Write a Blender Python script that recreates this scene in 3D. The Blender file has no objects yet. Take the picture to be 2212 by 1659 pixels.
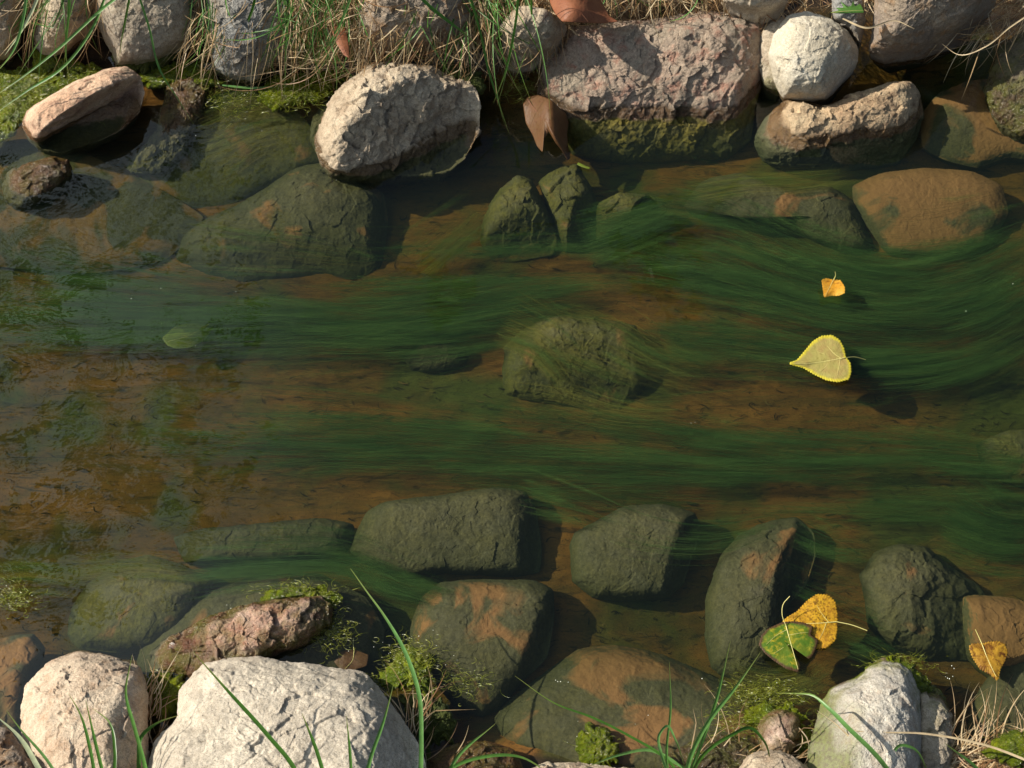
import bpy, math, random
import numpy as np
from mathutils import Vector
random.seed(7); rng = np.random.default_rng(11)
scene = bpy.context.scene
# ------------------------------------------------------------------ camera
PITCH = math.radians(60); DIST = 1.65; HFOV = math.radians(40)
cd = bpy.data.cameras.new('camera'); cam = bpy.data.objects.new('camera', cd)
scene.collection.objects.link(cam); scene.camera = cam
CAM = np.array([0.0, -DIST*math.cos(PITCH), DIST*math.sin(PITCH)])
cam.location = CAM; cam.rotation_euler = (math.pi/2-PITCH, 0, 0)
cd.sensor_width = 36; cd.lens = 18/math.tan(HFOV/2); cd.clip_start = 0.02; cd.clip_end = 500
# ------------------------------------------------------------------ sky, sun, exposure
SUN_EL = math.radians(37); SAZ = math.radians(172)      # direction towards the sun, measured from +x
SDIR = Vector((math.cos(SAZ)*math.cos(SUN_EL), math.sin(SAZ)*math.cos(SUN_EL), math.sin(SUN_EL)))
w = bpy.data.worlds.new('World'); scene.world = w; w.use_nodes = True
nt = w.node_tree; bg = nt.nodes['Background']; sky = nt.nodes.new('ShaderNodeTexSky')
sky.sky_type = 'NISHITA'; sky.sun_disc = False; sky.sun_elevation = SUN_EL
sky.sun_rotation = math.pi/2 - SAZ; sky.altitude = 100; sky.dust_density = 3.0; sky.ozone_density = .7
# thin sunlit cloud over the left half of the sky
geo = nt.nodes.new('ShaderNodeTexCoord'); sp = nt.nodes.new('ShaderNodeSeparateXYZ'); nt.links.new(geo.outputs['Generated'], sp.inputs[0])
mr = nt.nodes.new('ShaderNodeMapRange'); mr.interpolation_type = 'SMOOTHSTEP'; nt.links.new(sp.outputs[0], mr.inputs[0])
for i_, v_ in enumerate((-.10, -.32, 0.0, 1.0)): mr.inputs[i_+1].default_value = v_
cn = nt.nodes.new('ShaderNodeTexNoise'); nt.links.new(geo.outputs['Generated'], cn.inputs[0]); cn.inputs['Scale'].default_value = 3.0; cn.inputs['Detail'].default_value = 5
cm = nt.nodes.new('ShaderNodeMapRange'); nt.links.new(cn.outputs[0], cm.inputs[0])
for i_, v_ in enumerate((.3, .6, .55, 1.0)): cm.inputs[i_+1].default_value = v_
mu = nt.nodes.new('ShaderNodeMath'); mu.operation = 'MULTIPLY'; nt.links.new(mr.outputs[0], mu.inputs[0]); nt.links.new(cm.outputs[0], mu.inputs[1])
up = nt.nodes.new('ShaderNodeMapRange'); nt.links.new(sp.outputs[2], up.inputs[0]); up.inputs[1].default_value = .25; up.inputs[2].default_value = .6
mu2 = nt.nodes.new('ShaderNodeMath'); mu2.operation = 'MULTIPLY'; nt.links.new(mu.outputs[0], mu2.inputs[0]); nt.links.new(up.outputs[0], mu2.inputs[1])
cx = nt.nodes.new('ShaderNodeMix'); cx.data_type = 'RGBA'; nt.links.new(mu2.outputs[0], cx.inputs[0]); nt.links.new(sky.outputs[0], cx.inputs[6]); cx.inputs[7].default_value = (15, 17.5, 19, 1)
nt.links.new(cx.outputs[2], bg.inputs[0]); bg.inputs[1].default_value = 0.05
sl = bpy.data.lights.new('sun', 'SUN'); sl.energy = 5.0; sl.angle = math.radians(0.55); sl.color = (1, 0.92, 0.79)
so = bpy.data.objects.new('sun', sl); scene.collection.objects.link(so)
so.rotation_euler = SDIR.to_track_quat('Z', 'Y').to_euler(); so.location = (-2, 0, 3)
scene.view_settings.view_transform = 'Standard'; scene.view_settings.look = 'None'
scene.view_settings.exposure = 0.46; scene.view_settings.gamma = 1
scene.cycles.max_bounces = 8; scene.cycles.transparent_max_bounces = 24
scene.cycles.caustics_reflective = False; scene.cycles.caustics_refractive = False
scene.cycles.use_denoising = True; scene.cycles.sample_clamp_indirect = 4

# ------------------------------------------------------------------ pixel <-> world   (pixels of a 2212 x 1659 view of the photo)
F = 1106/math.tan(HFOV/2)
R_ = np.array([1.0, 0, 0]); U_ = np.array([0, math.sin(PITCH), math.cos(PITCH)]); D_ = np.array([0, math.cos(PITCH), -math.sin(PITCH)])
def ray(px, py):
    px = np.asarray(px, float); py = np.asarray(py, float)
    d = D_ + ((px-1106)/F)[..., None]*R_ + ((829.5-py)/F)[..., None]*U_
    return d/np.linalg.norm(d, axis=-1, keepdims=True)
def W(px, py, z=0.0):
    d = ray(px, py); t = (np.asarray(z, float)-CAM[2])/d[..., 2]
    return CAM + d*t[..., None]
def w2p(P):
    v = P-CAM; dz = v@D_
    return 1106+F*(v@R_)/dz, 829.5-F*(v@U_)/dz

# ------------------------------------------------------------------ numpy noise
def _hash(ix, iy, iz, s):
    h = (ix.astype(np.int64)*374761393 + iy.astype(np.int64)*668265263 + iz.astype(np.int64)*2147483647 + s*144665) & 0xffffffff
    h = ((h ^ (h >> 13))*1274126177) & 0xffffffff
    h = ((h ^ (h >> 15))*2246822519) & 0xffffffff
    return ((h ^ (h >> 16)) & 0xffffff)/float(0xffffff)
def vnoise(P, s=0):
    i = np.floor(P); f = P-i; f = f*f*f*(f*(f*6-15)+10); i = i.astype(np.int64); r = 0
    for a in (0, 1):
        for b in (0, 1):
            for c in (0, 1):
                wgt = (f[:, 0] if a else 1-f[:, 0])*(f[:, 1] if b else 1-f[:, 1])*(f[:, 2] if c else 1-f[:, 2])
                r = r + wgt*_hash(i[:, 0]+a, i[:, 1]+b, i[:, 2]+c, s)
    return r*2-1
ROT = np.array([[0.36, 0.48, -0.8], [-0.8, 0.6, 0], [0.48, 0.64, 0.6]])
def fbm(P, o=5, s=0, g=0.5, ridged=False):
    r = 0; a = 1; n = 0
    for k in range(o):
        v = vnoise(P, s+k*17)
        if ridged: v = 1-2*np.abs(v)
        r = r+a*v; n += a; a *= g; P = (P@ROT.T)*2.03+13.7
    return r/n
def chips(P, s=0):
    """flat broken facets: each Voronoi cell carries its own tilted plane"""
    i0 = np.floor(P).astype(np.int64); best = np.full(len(P), 9.0); bi = i0.copy(); bd = np.zeros_like(P)
    for a in (-1, 0, 1):
        for b in (-1, 0, 1):
            for c in (-1, 0, 1):
                i = i0+np.array([a, b, c])
                q = np.stack([_hash(i[:, 0], i[:, 1], i[:, 2], s+k) for k in (1, 2, 3)], 1)
                d = P-(i+q); dd = (d**2).sum(1); m = dd < best; best[m] = dd[m]; bi[m] = i[m]; bd[m] = d[m]
    g = np.stack([_hash(bi[:, 0], bi[:, 1], bi[:, 2], s+k) for k in (4, 5, 6)], 1)*2-1
    return (bd*g).sum(1)+(_hash(bi[:, 0], bi[:, 1], bi[:, 2], s+7)-.5)*.5

# ------------------------------------------------------------------ mesh helpers
def mesh(name, V, Fq, mat, parent=None, smooth=True, uv=None, attr=None):
    me = bpy.data.meshes.new(name); V = np.asarray(V, np.float32); Fq = np.asarray(Fq, np.int32)
    me.vertices.add(len(V)); me.vertices.foreach_set('co', V.ravel())
    k = Fq.shape[1]; me.loops.add(Fq.size); me.loops.foreach_set('vertex_index', Fq.ravel())
    me.polygons.add(len(Fq)); me.polygons.foreach_set('loop_start', np.arange(0, Fq.size, k, dtype=np.int32))
    try: me.polygons.foreach_set('loop_total', np.full(len(Fq), k, np.int32))
    except Exception: pass
    me.update(calc_edges=True); me.validate()
    me.polygons.foreach_set('use_smooth', np.full(len(me.polygons), bool(smooth)))
    for nme, vals in (attr or {}).items():
        a = me.attributes.new(nme, 'FLOAT', 'POINT'); a.data.foreach_set('value', np.asarray(vals, np.float32))
    me.materials.append(mat)
    o = bpy.data.objects.new(name, me); scene.collection.objects.link(o)
    if parent is not None: o.parent = parent
    return o
def tag(o, label=None, cat=None, group=None, kind=None):
    if label: o['label'] = label
    if cat: o['category'] = cat
    if group: o['group'] = group
    if kind: o['kind'] = kind
    return o
def empty(name, loc):
    o = bpy.data.objects.new(name, None); o.location = loc; o.empty_display_size = 0.02
    scene.collection.objects.link(o); return o
def recentre(o):
    me = o.data; n = len(me.vertices); c = np.zeros(n*3, np.float32); me.vertices.foreach_get('co', c); c = c.reshape(-1, 3)
    m = c.mean(0); me.vertices.foreach_set('co', (c-m).ravel()); o.location = Vector([float(x) for x in m]); me.update()
def grid_faces(nr, nc, wrap=False, base=0):
    i = np.arange(nr-1)[:, None]; j = np.arange(nc if wrap else nc-1)[None, :]; j2 = (j+1) % nc
    return (np.stack([i*nc+j+0*i, i*nc+j2, (i+1)*nc+j2, (i+1)*nc+j], -1).reshape(-1, 4)+base)
def closed_spline(pts, n, k=.20):
    p = np.asarray(pts, float); m = len(p); out = []
    L = np.linalg.norm(np.roll(p, -1, 0)-p, axis=1)
    for i in range(m):
        a, b, c, d = p[i-1], p[i], p[(i+1) % m], p[(i+2) % m]
        t = np.linspace(0, 1, 24, endpoint=False)[:, None]
        m1 = (c-a)*k; m2 = (d-b)*k
        lim = L[i]*1.0
        for mm in (m1, m2):
            ln = np.linalg.norm(mm)
            if ln > lim: mm *= lim/ln
        out.append((2*t**3-3*t**2+1)*b+(t**3-2*t**2+t)*m1+(-2*t**3+3*t**2)*c+(t**3-t**2)*m2)
    q = np.concatenate(out); s = np.r_[0, np.cumsum(np.linalg.norm(np.roll(q, -1, 0)-q, axis=1))]
    u = np.linspace(0, s[-1], n, endpoint=False); q2 = np.vstack([q, q[:1]])
    return np.stack([np.interp(u, s, q2[:, 0]), np.interp(u, s, q2[:, 1])], 1)
def open_spline(p, n):
    p = np.asarray(p, float); s = np.r_[0, np.cumsum(np.linalg.norm(np.diff(p, axis=0), axis=1))]; u = np.linspace(0, s[-1], n)
    T = np.gradient(p, s+np.arange(len(s))*1e-12, axis=0); out = np.zeros((n, p.shape[1]))
    k = np.clip(np.searchsorted(s, u, side='right')-1, 0, len(p)-2); L = s[k+1]-s[k]; t = ((u-s[k])/L)[:, None]; L = L[:, None]
    return (2*t**3-3*t**2+1)*p[k]+(t**3-2*t**2+t)*L*T[k]+(-2*t**3+3*t**2)*p[k+1]+(t**3-t**2)*L*T[k+1]
def smin(a, b, k):
    h = np.clip(.5+.5*(b-a)/k, 0, 1); return b*(1-h)+a*h-k*h*(1-h)

# ------------------------------------------------------------------ node helper
class N:
    def __init__(s, name):
        s.m = bpy.data.materials.new(name); s.m.use_nodes = True; s.t = s.m.node_tree; s.t.nodes.clear()
        s.out = s.t.nodes.new('ShaderNodeOutputMaterial')
    def n(s, ty, **kw):
        nd = s.t.nodes.new(ty)
        for k, v in kw.items(): setattr(nd, k, v)
        return nd
    def put(s, sock, v):
        if isinstance(v, bpy.types.NodeSocket): s.t.links.new(v, sock)
        elif v is not None:
            if isinstance(v, (tuple, list)) and len(v) == 3 and len(sock.default_value) == 4: v = (*v, 1)
            sock.default_value = v
    def math(s, op, a, b=0.0, c=None, clamp=False):
        nd = s.n('ShaderNodeMath', operation=op, use_clamp=clamp); s.put(nd.inputs[0], a); s.put(nd.inputs[1], b)
        if c is not None: s.put(nd.inputs[2], c)
        return nd.outputs[0]
    def vmath(s, op, a, b):
        nd = s.n('ShaderNodeVectorMath', operation=op); s.put(nd.inputs[0], a); s.put(nd.inputs[1], b); return nd.outputs[0]
    def mix(s, f, a, b, mode='MIX'):
        nd = s.n('ShaderNodeMix', data_type='RGBA', blend_type=mode); s.put(nd.inputs[0], f); s.put(nd.inputs[6], a); s.put(nd.inputs[7], b)
        return nd.outputs[2]
    def noise(s, vec, scale, det=4, rough=.55, dist=0.0, typ='FBM'):
        nd = s.n('ShaderNodeTexNoise'); s.put(nd.inputs['Vector'], vec); nd.inputs['Scale'].default_value = scale
        nd.inputs['Detail'].default_value = det; nd.inputs['Roughness'].default_value = rough; nd.inputs['Distortion'].default_value = dist
        return nd.outputs['Fac']
    def vor(s, vec, scale, feature='F1'):
        nd = s.n('ShaderNodeTexVoronoi', feature=feature); s.put(nd.inputs['Vector'], vec); nd.inputs['Scale'].default_value = scale
        return nd.outputs['Distance']
    def rng(s, v, a, b, c=0.0, d=1.0, smooth=False):
        nd = s.n('ShaderNodeMapRange'); nd.interpolation_type = 'SMOOTHSTEP' if smooth else 'LINEAR'
        for i, x in enumerate((v, a, b, c, d)): s.put(nd.inputs[i], x)
        return nd.outputs[0]
    def bump(s, h, dist, strength=1.0, nrm=None):
        nd = s.n('ShaderNodeBump'); nd.inputs['Distance'].default_value = dist; s.put(nd.inputs['Strength'], strength); s.put(nd.inputs['Height'], h)
        if nrm is not None: s.put(nd.inputs['Normal'], nrm)
        return nd.outputs[0]
    def pbsdf(s, col, rough=.8, nrm=None, spec=.5, **kw):
        nd = s.n('ShaderNodeBsdfPrincipled'); s.put(nd.inputs['Base Color'], col); s.put(nd.inputs['Roughness'], rough)
        s.put(nd.inputs['Specular IOR Level'], spec)
        if nrm is not None: s.put(nd.inputs['Normal'], nrm)
        for k, v in kw.items(): s.put(nd.inputs[k], v)
        return nd.outputs[0]
    def surf(s, sh): s.t.links.new(sh, s.out.inputs['Surface']); return s.m
def srgb(r, g, b):
    return tuple(((c/255)/12.92 if c/255 <= .04045 else ((c/255+.055)/1.055)**2.4) for c in (r, g, b))

OLIVE = srgb(88, 84, 54); OLIVE2 = srgb(76, 74, 50); SILT = srgb(126, 94, 60); GREYGREEN = srgb(86, 84, 64); YOLIVE = srgb(140, 128, 42)
def rock_material(name, c1, c2, c3, under=(OLIVE, OLIVE2), silt=0.0, moss=0.0, rough=1.0, wetline=0.018, spots=0.5, pits=0.0, wetcol=0.32, mossx=None):
    m = N(name); geo = m.n('ShaderNodeNewGeometry'); oi = m.n('ShaderNodeObjectInfo')
    off = m.n('ShaderNodeCombineXYZ')
    for i in range(3): m.put(off.inputs[i], m.math('MULTIPLY', oi.outputs['Random'], 7.3+i*3.1))
    pos = m.vmath('ADD', geo.outputs['Position'], off.outputs[0])
    sep = m.n('ShaderNodeSeparateXYZ'); m.put(sep.inputs[0], geo.outputs['Position']); z = sep.outputs[2]
    sn = m.n('ShaderNodeSeparateXYZ'); m.put(sn.inputs[0], geo.outputs['Normal'])
    n1 = m.noise(pos, 14, 6, .6, .4); n2 = m.noise(pos, 55, 6, .65); n3 = m.noise(pos, 260, 5, .7); n4 = m.noise(pos, 900, 3, .7)
    dry = m.mix(m.rng(n1, .38, .62), c1, c2)
    dry = m.mix(m.math('MULTIPLY', m.rng(n2, .5, .66), spots), dry, c3)
    dry = m.mix(m.rng(n3, .42, .68, .0, .60), dry, (c1[0]*.45, c1[1]*.42, c1[2]*.38))
    dry = m.mix(m.rng(n4, .56, .72, 0, .5), dry, (min(c1[0]*1.5, .8), min(c1[1]*1.5, .78), min(c1[2]*1.5, .74)))
    dry = m.mix(m.rng(n4, .44, .34, 0, .75), dry, (.05, .042, .035))
    # water line
    zz = m.math('ADD', z, m.math('MULTIPLY', m.math('SUBTRACT', n2, .5), .012))
    wet = m.rng(zz, wetline, wetline*.6, 0, 1, True)
    wetc = m.mix(1.0, dry, (wetcol, wetcol*.82, wetcol*.6), 'MULTIPLY')
    if moss > 0:
        mn = m.math('MULTIPLY', m.rng(n2, .42, .58), m.rng(zz, wetline*2.2, wetline*.5, 0, moss))
        wetc = m.mix(mn, wetc, srgb(92, 104, 22)); dry = m.mix(mn, dry, srgb(98, 108, 30))
    if mossx is not None:
        xx = m.math('ADD', sep.outputs[0], m.math('MULTIPLY', m.math('SUBTRACT', n1, .5), .10))
        dry = m.mix(m.rng(xx, mossx+.008, mossx-.01, 0, .8), dry, m.mix(m.rng(n3, .4, .6), srgb(104, 112, 50), srgb(92, 88, 58)))
    col = m.mix(wet, dry, wetc)
    un = m.mix(m.rng(m.noise(pos, 22, 5, .6, .5), .36, .64), under[0], under[1])
    un = m.mix(m.rng(n2, .45, .62, 0, .55), un, GREYGREEN)
    un = m.mix(m.rng(n3, .35, .7, .0, .6), un, (.022, .024, .014)); un = m.mix(m.rng(n4, .58, .7, 0, .45), un, (.16, .15, .10))
    if silt > 0:
        sm = m.math('MULTIPLY', m.rng(m.noise(pos, 13, 5, .5, .9), .62-.22*silt, .64-.22*silt+.05), m.rng(sn.outputs[2], .55, .8))
        un = m.mix(sm, un, m.mix(m.rng(n3, .3, .7, 0, .35), SILT, srgb(98, 72, 46)))
    sub = m.rng(zz, .001, -.004, 0, 1, True)
    col = m.mix(sub, col, un)
    fr = m.math('MULTIPLY', wet, m.math('SUBTRACT', 1, sub))
    rg = m.rng(fr, 0, 1, .92, .16); 
    h = m.math('ADD', m.math('MULTIPLY', m.noise(pos, 150, 10, .74, .3), 1.0), m.math('MULTIPLY', m.noise(pos, 700, 4, .7), .30))
    cr = m.vor(m.vmath('ADD', pos, m.math('MULTIPLY', n2, .05)), 38, 'DISTANCE_TO_EDGE')
    h = m.math('ADD', h, m.math('MULTIPLY', m.rng(cr, .0, .035, 0, 1), .09*rough))
    if pits > 0: h = m.math('ADD', h, m.math('MULTIPLY', m.rng(m.vor(pos, 150), .12, .32, 0, 1), pits))
    st = m.rng(sub, 0, 1, min(1, .9*rough), .36*rough)
    return m.surf(m.pbsdf(col, rg, m.bump(h, .0040, st), spec=m.rng(sub, 0, 1, .5, .1)))

M = {}
M['tan'] = rock_material('pale_tan_rock', srgb(212, 194, 168), srgb(176, 156, 132), srgb(140, 110, 86), rough=1.0)
M['big_pale'] = rock_material('large_pale_rock', srgb(222, 210, 190), srgb(196, 184, 166), srgb(150, 138, 122), rough=.8)
M['cream'] = rock_material('cream_rock', srgb(218, 200, 176), srgb(196, 172, 148), srgb(166, 122, 86), rough=.8)
M['white'] = rock_material('white_rock', srgb(214, 206, 188), srgb(196, 184, 160), srgb(182, 166, 136), rough=.6, spots=.4)
M['bone'] = rock_material('bone_white_rock', srgb(222, 214, 198), srgb(170, 164, 154), srgb(150, 120, 92), rough=.7, moss=1.0, wetline=.025, pits=.35, mossx=float(W(1840, 1560, .06)[0]))
M['pink'] = rock_material('pink_granite', srgb(188, 164, 144), srgb(156, 144, 126), srgb(172, 116, 96), rough=1.1, spots=.8, wetline=.018, under=(srgb(126, 112, 52), srgb(98, 94, 52)))
M['redtan'] = rock_material('red_edged_rock', srgb(220, 192, 164), srgb(196, 156, 128), srgb(118, 66, 52), rough=.7, spots=.7)
M['rust'] = rock_material('rusty_rock', srgb(214, 190, 172), srgb(150, 96, 68), srgb(104, 56, 36), rough=.9, spots=.8, wetline=.030, moss=.4)
M['brown'] = rock_material('wet_brown_rock', srgb(130, 104, 76), srgb(104, 84, 62), srgb(90, 64, 44), rough=1.0, wetline=.08, moss=.2, wetcol=.55)
M['grey'] = rock_material('grey_rock', srgb(196, 182, 160), srgb(166, 154, 138), srgb(120, 92, 70), rough=.9, moss=.7, wetline=.02)
M['blue'] = rock_material('blue_grey_rock', srgb(158, 158, 154), srgb(160, 146, 128), srgb(104, 100, 100), rough=1.0, moss=.3, wetline=.02)
M['ochre'] = rock_material('ochre_grey_rock', srgb(178, 160, 138), srgb(134, 122, 112), srgb(150, 108, 62), rough=.9, spots=.8)
M['elong'] = rock_material('tan_brown_rock', srgb(216, 192, 156), srgb(180, 150, 118), srgb(92, 62, 44), rough=1.0, spots=.8, wetline=.018, under=(srgb(96, 94, 66), srgb(82, 84, 64)))
M['sub'] = rock_material('submerged_rock', srgb(120, 120, 90), srgb(100, 100, 80), srgb(100, 90, 60), silt=.12, rough=.9)
M['sub_patch'] = rock_material('submerged_patchy_rock', srgb(120, 120, 90), srgb(100, 100, 80), srgb(100, 90, 60), silt=.5, rough=.8)
M['sub_pit'] = rock_material('submerged_pitted_rock', srgb(120, 120, 90), srgb(100, 100, 80), srgb(100, 90, 60), silt=0, rough=.9, pits=.6)
M['sub_silt'] = rock_material('submerged_silted_rock', srgb(120, 120, 90), srgb(100, 100, 80), srgb(100, 90, 60), silt=1.0, rough=.7)
M['sub_yellow'] = rock_material('submerged_mossy_rock', srgb(120, 120, 90), srgb(100, 100, 80), srgb(100, 90, 60), under=(srgb(98, 92, 44), srgb(80, 80, 40)), silt=.15, rough=.9)
M['sub_wet'] = rock_material('half_submerged_rock', srgb(112, 100, 80), srgb(92, 86, 70), srgb(84, 66, 44), under=(srgb(94, 88, 54), srgb(80, 80, 56)), silt=.1, rough=1.0, wetline=.05, moss=.4, wetcol=.6)

# ------------------------------------------------------------------ solids from an outline, with real thickness and relief
BED = -0.058
def solid(name, outline, z0, z1, H, mat, p=2.6, q=2.0, cuts=(), rough=1.0, chip=1.0, scale=1.0, back=None, nb=None, seed=0, tilt=0.0, peak=None, parent=None, fine=1.0, drop=0.03, under=None):
    """outline seen from the camera; z0/z1 heights of its upper/lower edge; H bulge; cuts = (px,py,angle,slope) broken faces"""
    o = np.asarray(outline, float); x0, y0 = o.min(0); x1, y1 = o.max(0); size = max(x1-x0, y1-y0)
    nb = nb or int(np.clip(size*1.5, 120, 620)); nr = int(np.clip(size*.30, 24, 130))
    B = closed_spline(o, nb); c = np.array(peak) if peak else B.mean(0)
    r = np.linspace(0, 1, nr)**.85; r[0] = 0.004
    P = c+(B-c)[None]*r[:, None, None]; rr = np.repeat(r[:, None], nb, 1)
    zf = lambda P: z0+(z1-z0)*(P[..., 1]-y0)/(y1-y0)+tilt*(P[..., 0]-c[0])/size
    mpp = DIST/F
    h = H*(1-rr**p)**(1/q)
    for (cx, cy, ang, slope, *k) in cuts:
        a = math.radians(ang); d = ((P[..., 0]-cx)*math.cos(a)+(P[..., 1]-cy)*math.sin(a))*mpp
        lvl = H*(k[0] if k else .9)
        h = smin(h, lvl-slope*d, H*.10)
    lim = -H*.3*rr; h = np.maximum(h, lim)*(1-rr**14)
    if under is not None:
        zt = zf(P)+h*math.sin(PITCH)*1.03; ex = max(0, zt.max()-under); zf0 = zf; zf = lambda P: np.maximum(zf0(P)-ex, BED-.004)
    base = W(P[..., 0], P[..., 1], zf(P)); rd = ray(P[..., 0], P[..., 1])
    top = base-rd*h[..., None]
    bk = back if back else max(H*.8, .02)
    hb = bk*(1-rr**3)**.5
    bot = base[::-1]+(rd*hb[..., None])[::-1]*np.array([1, .55, 1]) + np.array([0, 0, -drop])*(1-rr[::-1, :, None]**6)
    V = np.concatenate([top, bot[1:]]).reshape(-1, 3); nrow = nr+nr-1
    Fq = grid_faces(nrow, nb, True)[:, ::-1]
    # normals
    def normals(V):
        n = np.zeros_like(V); a = V[Fq[:, 0]]-V[Fq[:, 2]]; b = V[Fq[:, 1]]-V[Fq[:, 3]]; f = np.cross(a, b)
        for k in range(4): np.add.at(n, Fq[:, k], f)
        return n/(np.linalg.norm(n, axis=1, keepdims=True)+1e-12)
    n = normals(V)
    if np.mean((n[:nb*nr]*(CAM-V[:nb*nr])).sum(1)) < 0: Fq = Fq[:, ::-1]; n = -n
    Q = V*np.array([1, 1, 1])+seed*3.7
    big = fbm(Q*14*scale, 4, seed)*.0075*rough
    med = (fbm(Q*45*scale, 6, seed+5, .56, True)-.2)*.0017*rough
    ch = chips(Q*34*scale+fbm(Q*60, 3, 3)[:, None]*.25, seed)*.0042*chip + chips(Q*85*scale+.3*fbm(Q*90, 2, 4)[:, None], seed+9)*.0015*chip
    fi = fbm(Q*190, 5, seed+31, .62)*.0011*fine
    rim = np.concatenate([rr, rr[::-1][1:]]).reshape(-1)
    V = V+n*((big+med+ch)*(1-.55*rim**8)+fi)[:, None]
    ob = mesh(name, V, Fq, mat, parent)
    if parent is None: recentre(ob)
    return ob
GR = {'bank': 'stones lining the far bank', 'near': 'stones lining the near bank', 'sub': 'stones lying under water'}
nrock = [0]
def rock(label, outline, z0, z1, H, mat, group=None, name='rock', cat='rock', **kw):
    nrock[0] += 1
    kw.setdefault('seed', nrock[0]*3+1)
    if group == GR['sub']: kw.setdefault('under', -.007); kw.setdefault('rough', .6); kw['chip'] = kw.get('chip', 1)*.5; kw.setdefault('fine', .6)
    o = solid(name, outline, z0, z1, H, M[mat], **kw)
    return tag(o, label, cat, group)
# ------------------------------------------------------------------ the rocks
# far bank, left to right
rock('tan rock cut by the left edge of the far bank, behind long green blades', [(-70,-60),(20,-60),(42,0),(46,40),(40,90),(25,125),(-10,140),(-70,140)], .10, .0, .05, 'tan', GR['bank'])
rock('narrow pale rock between two bigger ones, green blades across its front', [(105,-60),(165,-60),(200,5),(195,45),(165,85),(150,112),(112,130),(82,122),(72,92),(76,60),(90,10)], .11, .0, .05, 'tan', GR['bank'])
rock('broad grey rock striped with twig shadows above the yellow-green slime', [(205,-80),(400,-80),(422,20),(427,70),(410,98),(372,118),(340,135),(290,148),(252,146),(243,115),(222,78),(206,25)], .13, .0, .05, 'grey', GR['bank'], q=3, rough=.5, chip=.5, cuts=[(385,60,20,1.0,.95)])
rock('blue-grey rock half hidden under hanging straw', [(440,-30),(560,-60),(640,-10),(664,40),(655,85),(640,115),(600,130),(575,160),(545,188),(505,180),(468,155),(455,110),(442,60)], .12, -.01, .05, 'blue', GR['bank'], cuts=[(600,40,10,.6)])
rock('rounded brown rock buried in dry grass behind the tan boulder', [(775,-60),(900,-80),(1000,-40),(1030,40),(990,85),(930,110),(850,122),(790,108),(762,60)], .15, .04, .05, 'ochre', GR['bank'])
rock('small straw-covered rock left of the pink boulder', [(1085,60),(1120,20),(1180,20),(1222,60),(1200,100),(1155,130),(1120,150),(1088,120)], .11, .02, .03, 'tan', GR['bank'], rough=1.6)
rock('pink granite boulder with a wet black waterline', [(1222,68),(1300,52),(1400,40),(1520,27),(1640,33),(1662,70),(1657,130),(1645,180),(1628,235),(1622,300),(1570,342),(1450,346),(1330,347),(1240,335),(1212,300),(1185,250),(1162,200),(1172,145),(1196,100)],
     .060, -.054, .046, 'pink', GR['bank'], q=2.6, p=3.0, rough=1.0, chip=1.2, back=.10, cuts=[(1270,150,190,.4,.95),(1430,200,88,.42,.92),(1620,150,20,1.2,.8)])
rock('smooth white rock right of the pink boulder', [(1672,70),(1700,33),(1740,24),(1790,38),(1832,66),(1856,105),(1850,135),(1815,178),(1785,214),(1742,219),(1692,212),(1672,175),(1658,120)],
     .09, .012, .06, 'white', GR['bank'], p=2.2, rough=.5, chip=.5, back=.07, cuts=[(1795,120,25,1.5,.9),(1800,190,60,.8,.7)], peak=(1750,125))
rock('small dark rock squeezed behind the white one under the dandelion leaf', [(1800,-40),(1850,-40),(1868,40),(1860,98),(1838,64),(1800,40)], .11, .05, .03, 'blue', GR['bank'])
rock('olive-shaded sliver of rock between the pink boulder and the white rock', [(1650,60),(1690,40),(1705,120),(1700,180),(1680,205),(1655,190),(1640,130)], .06, .0, .02, 'grey', GR['bank'])
rock('big ochre and grey rock overhanging the dark pool', [(1900,-90),(2140,-110),(2152,-10),(2112,42),(2050,82),(1985,108),(1905,126),(1876,108),(1882,80),(1890,10)], .17, .035, .07, 'ochre', GR['bank'], back=.12, rough=.6, chip=.6, p=3, cuts=[(2030,50,75,.7,.9)])
rock('small grey-brown rock in the straw above the pink boulder', [(1555,-60),(1700,-60),(1705,5),(1660,24),(1600,22),(1565,5)], .13, .09, .03, 'grey', GR['bank'])
rock('long tan-brown rock with a wet glinting end', [(1630,300),(1652,258),(1700,218),(1780,226),(1850,200),(1925,180),(1966,178),(1988,205),(1994,250),(1980,300),(1940,348),(1860,362),(1790,382),(1700,372),(1645,345)],
     .024, -.054, .046, 'elong', GR['bank'], p=2.2, rough=1.0, back=.05, cuts=[(1800,290,72,.9,.95)], peak=(1810,270))
rock('wet glittering rock at the far right edge', [(2300,40),(2200,72),(2160,110),(2138,160),(2125,200),(2150,260),(2190,290),(2300,330)], .055, -.02, .03, 'sub_wet', GR['bank'], fine=2)
rock('flat silt-covered rock under shallow water beside the glittering rock', [(1990,250),(2030,200),(2090,175),(2160,170),(2300,190),(2300,345),(2180,340),(2110,362),(2040,345),(1992,318)], -.012, -.040, .014, 'sub_silt', GR['sub'], rough=.5, chip=.4)
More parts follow.
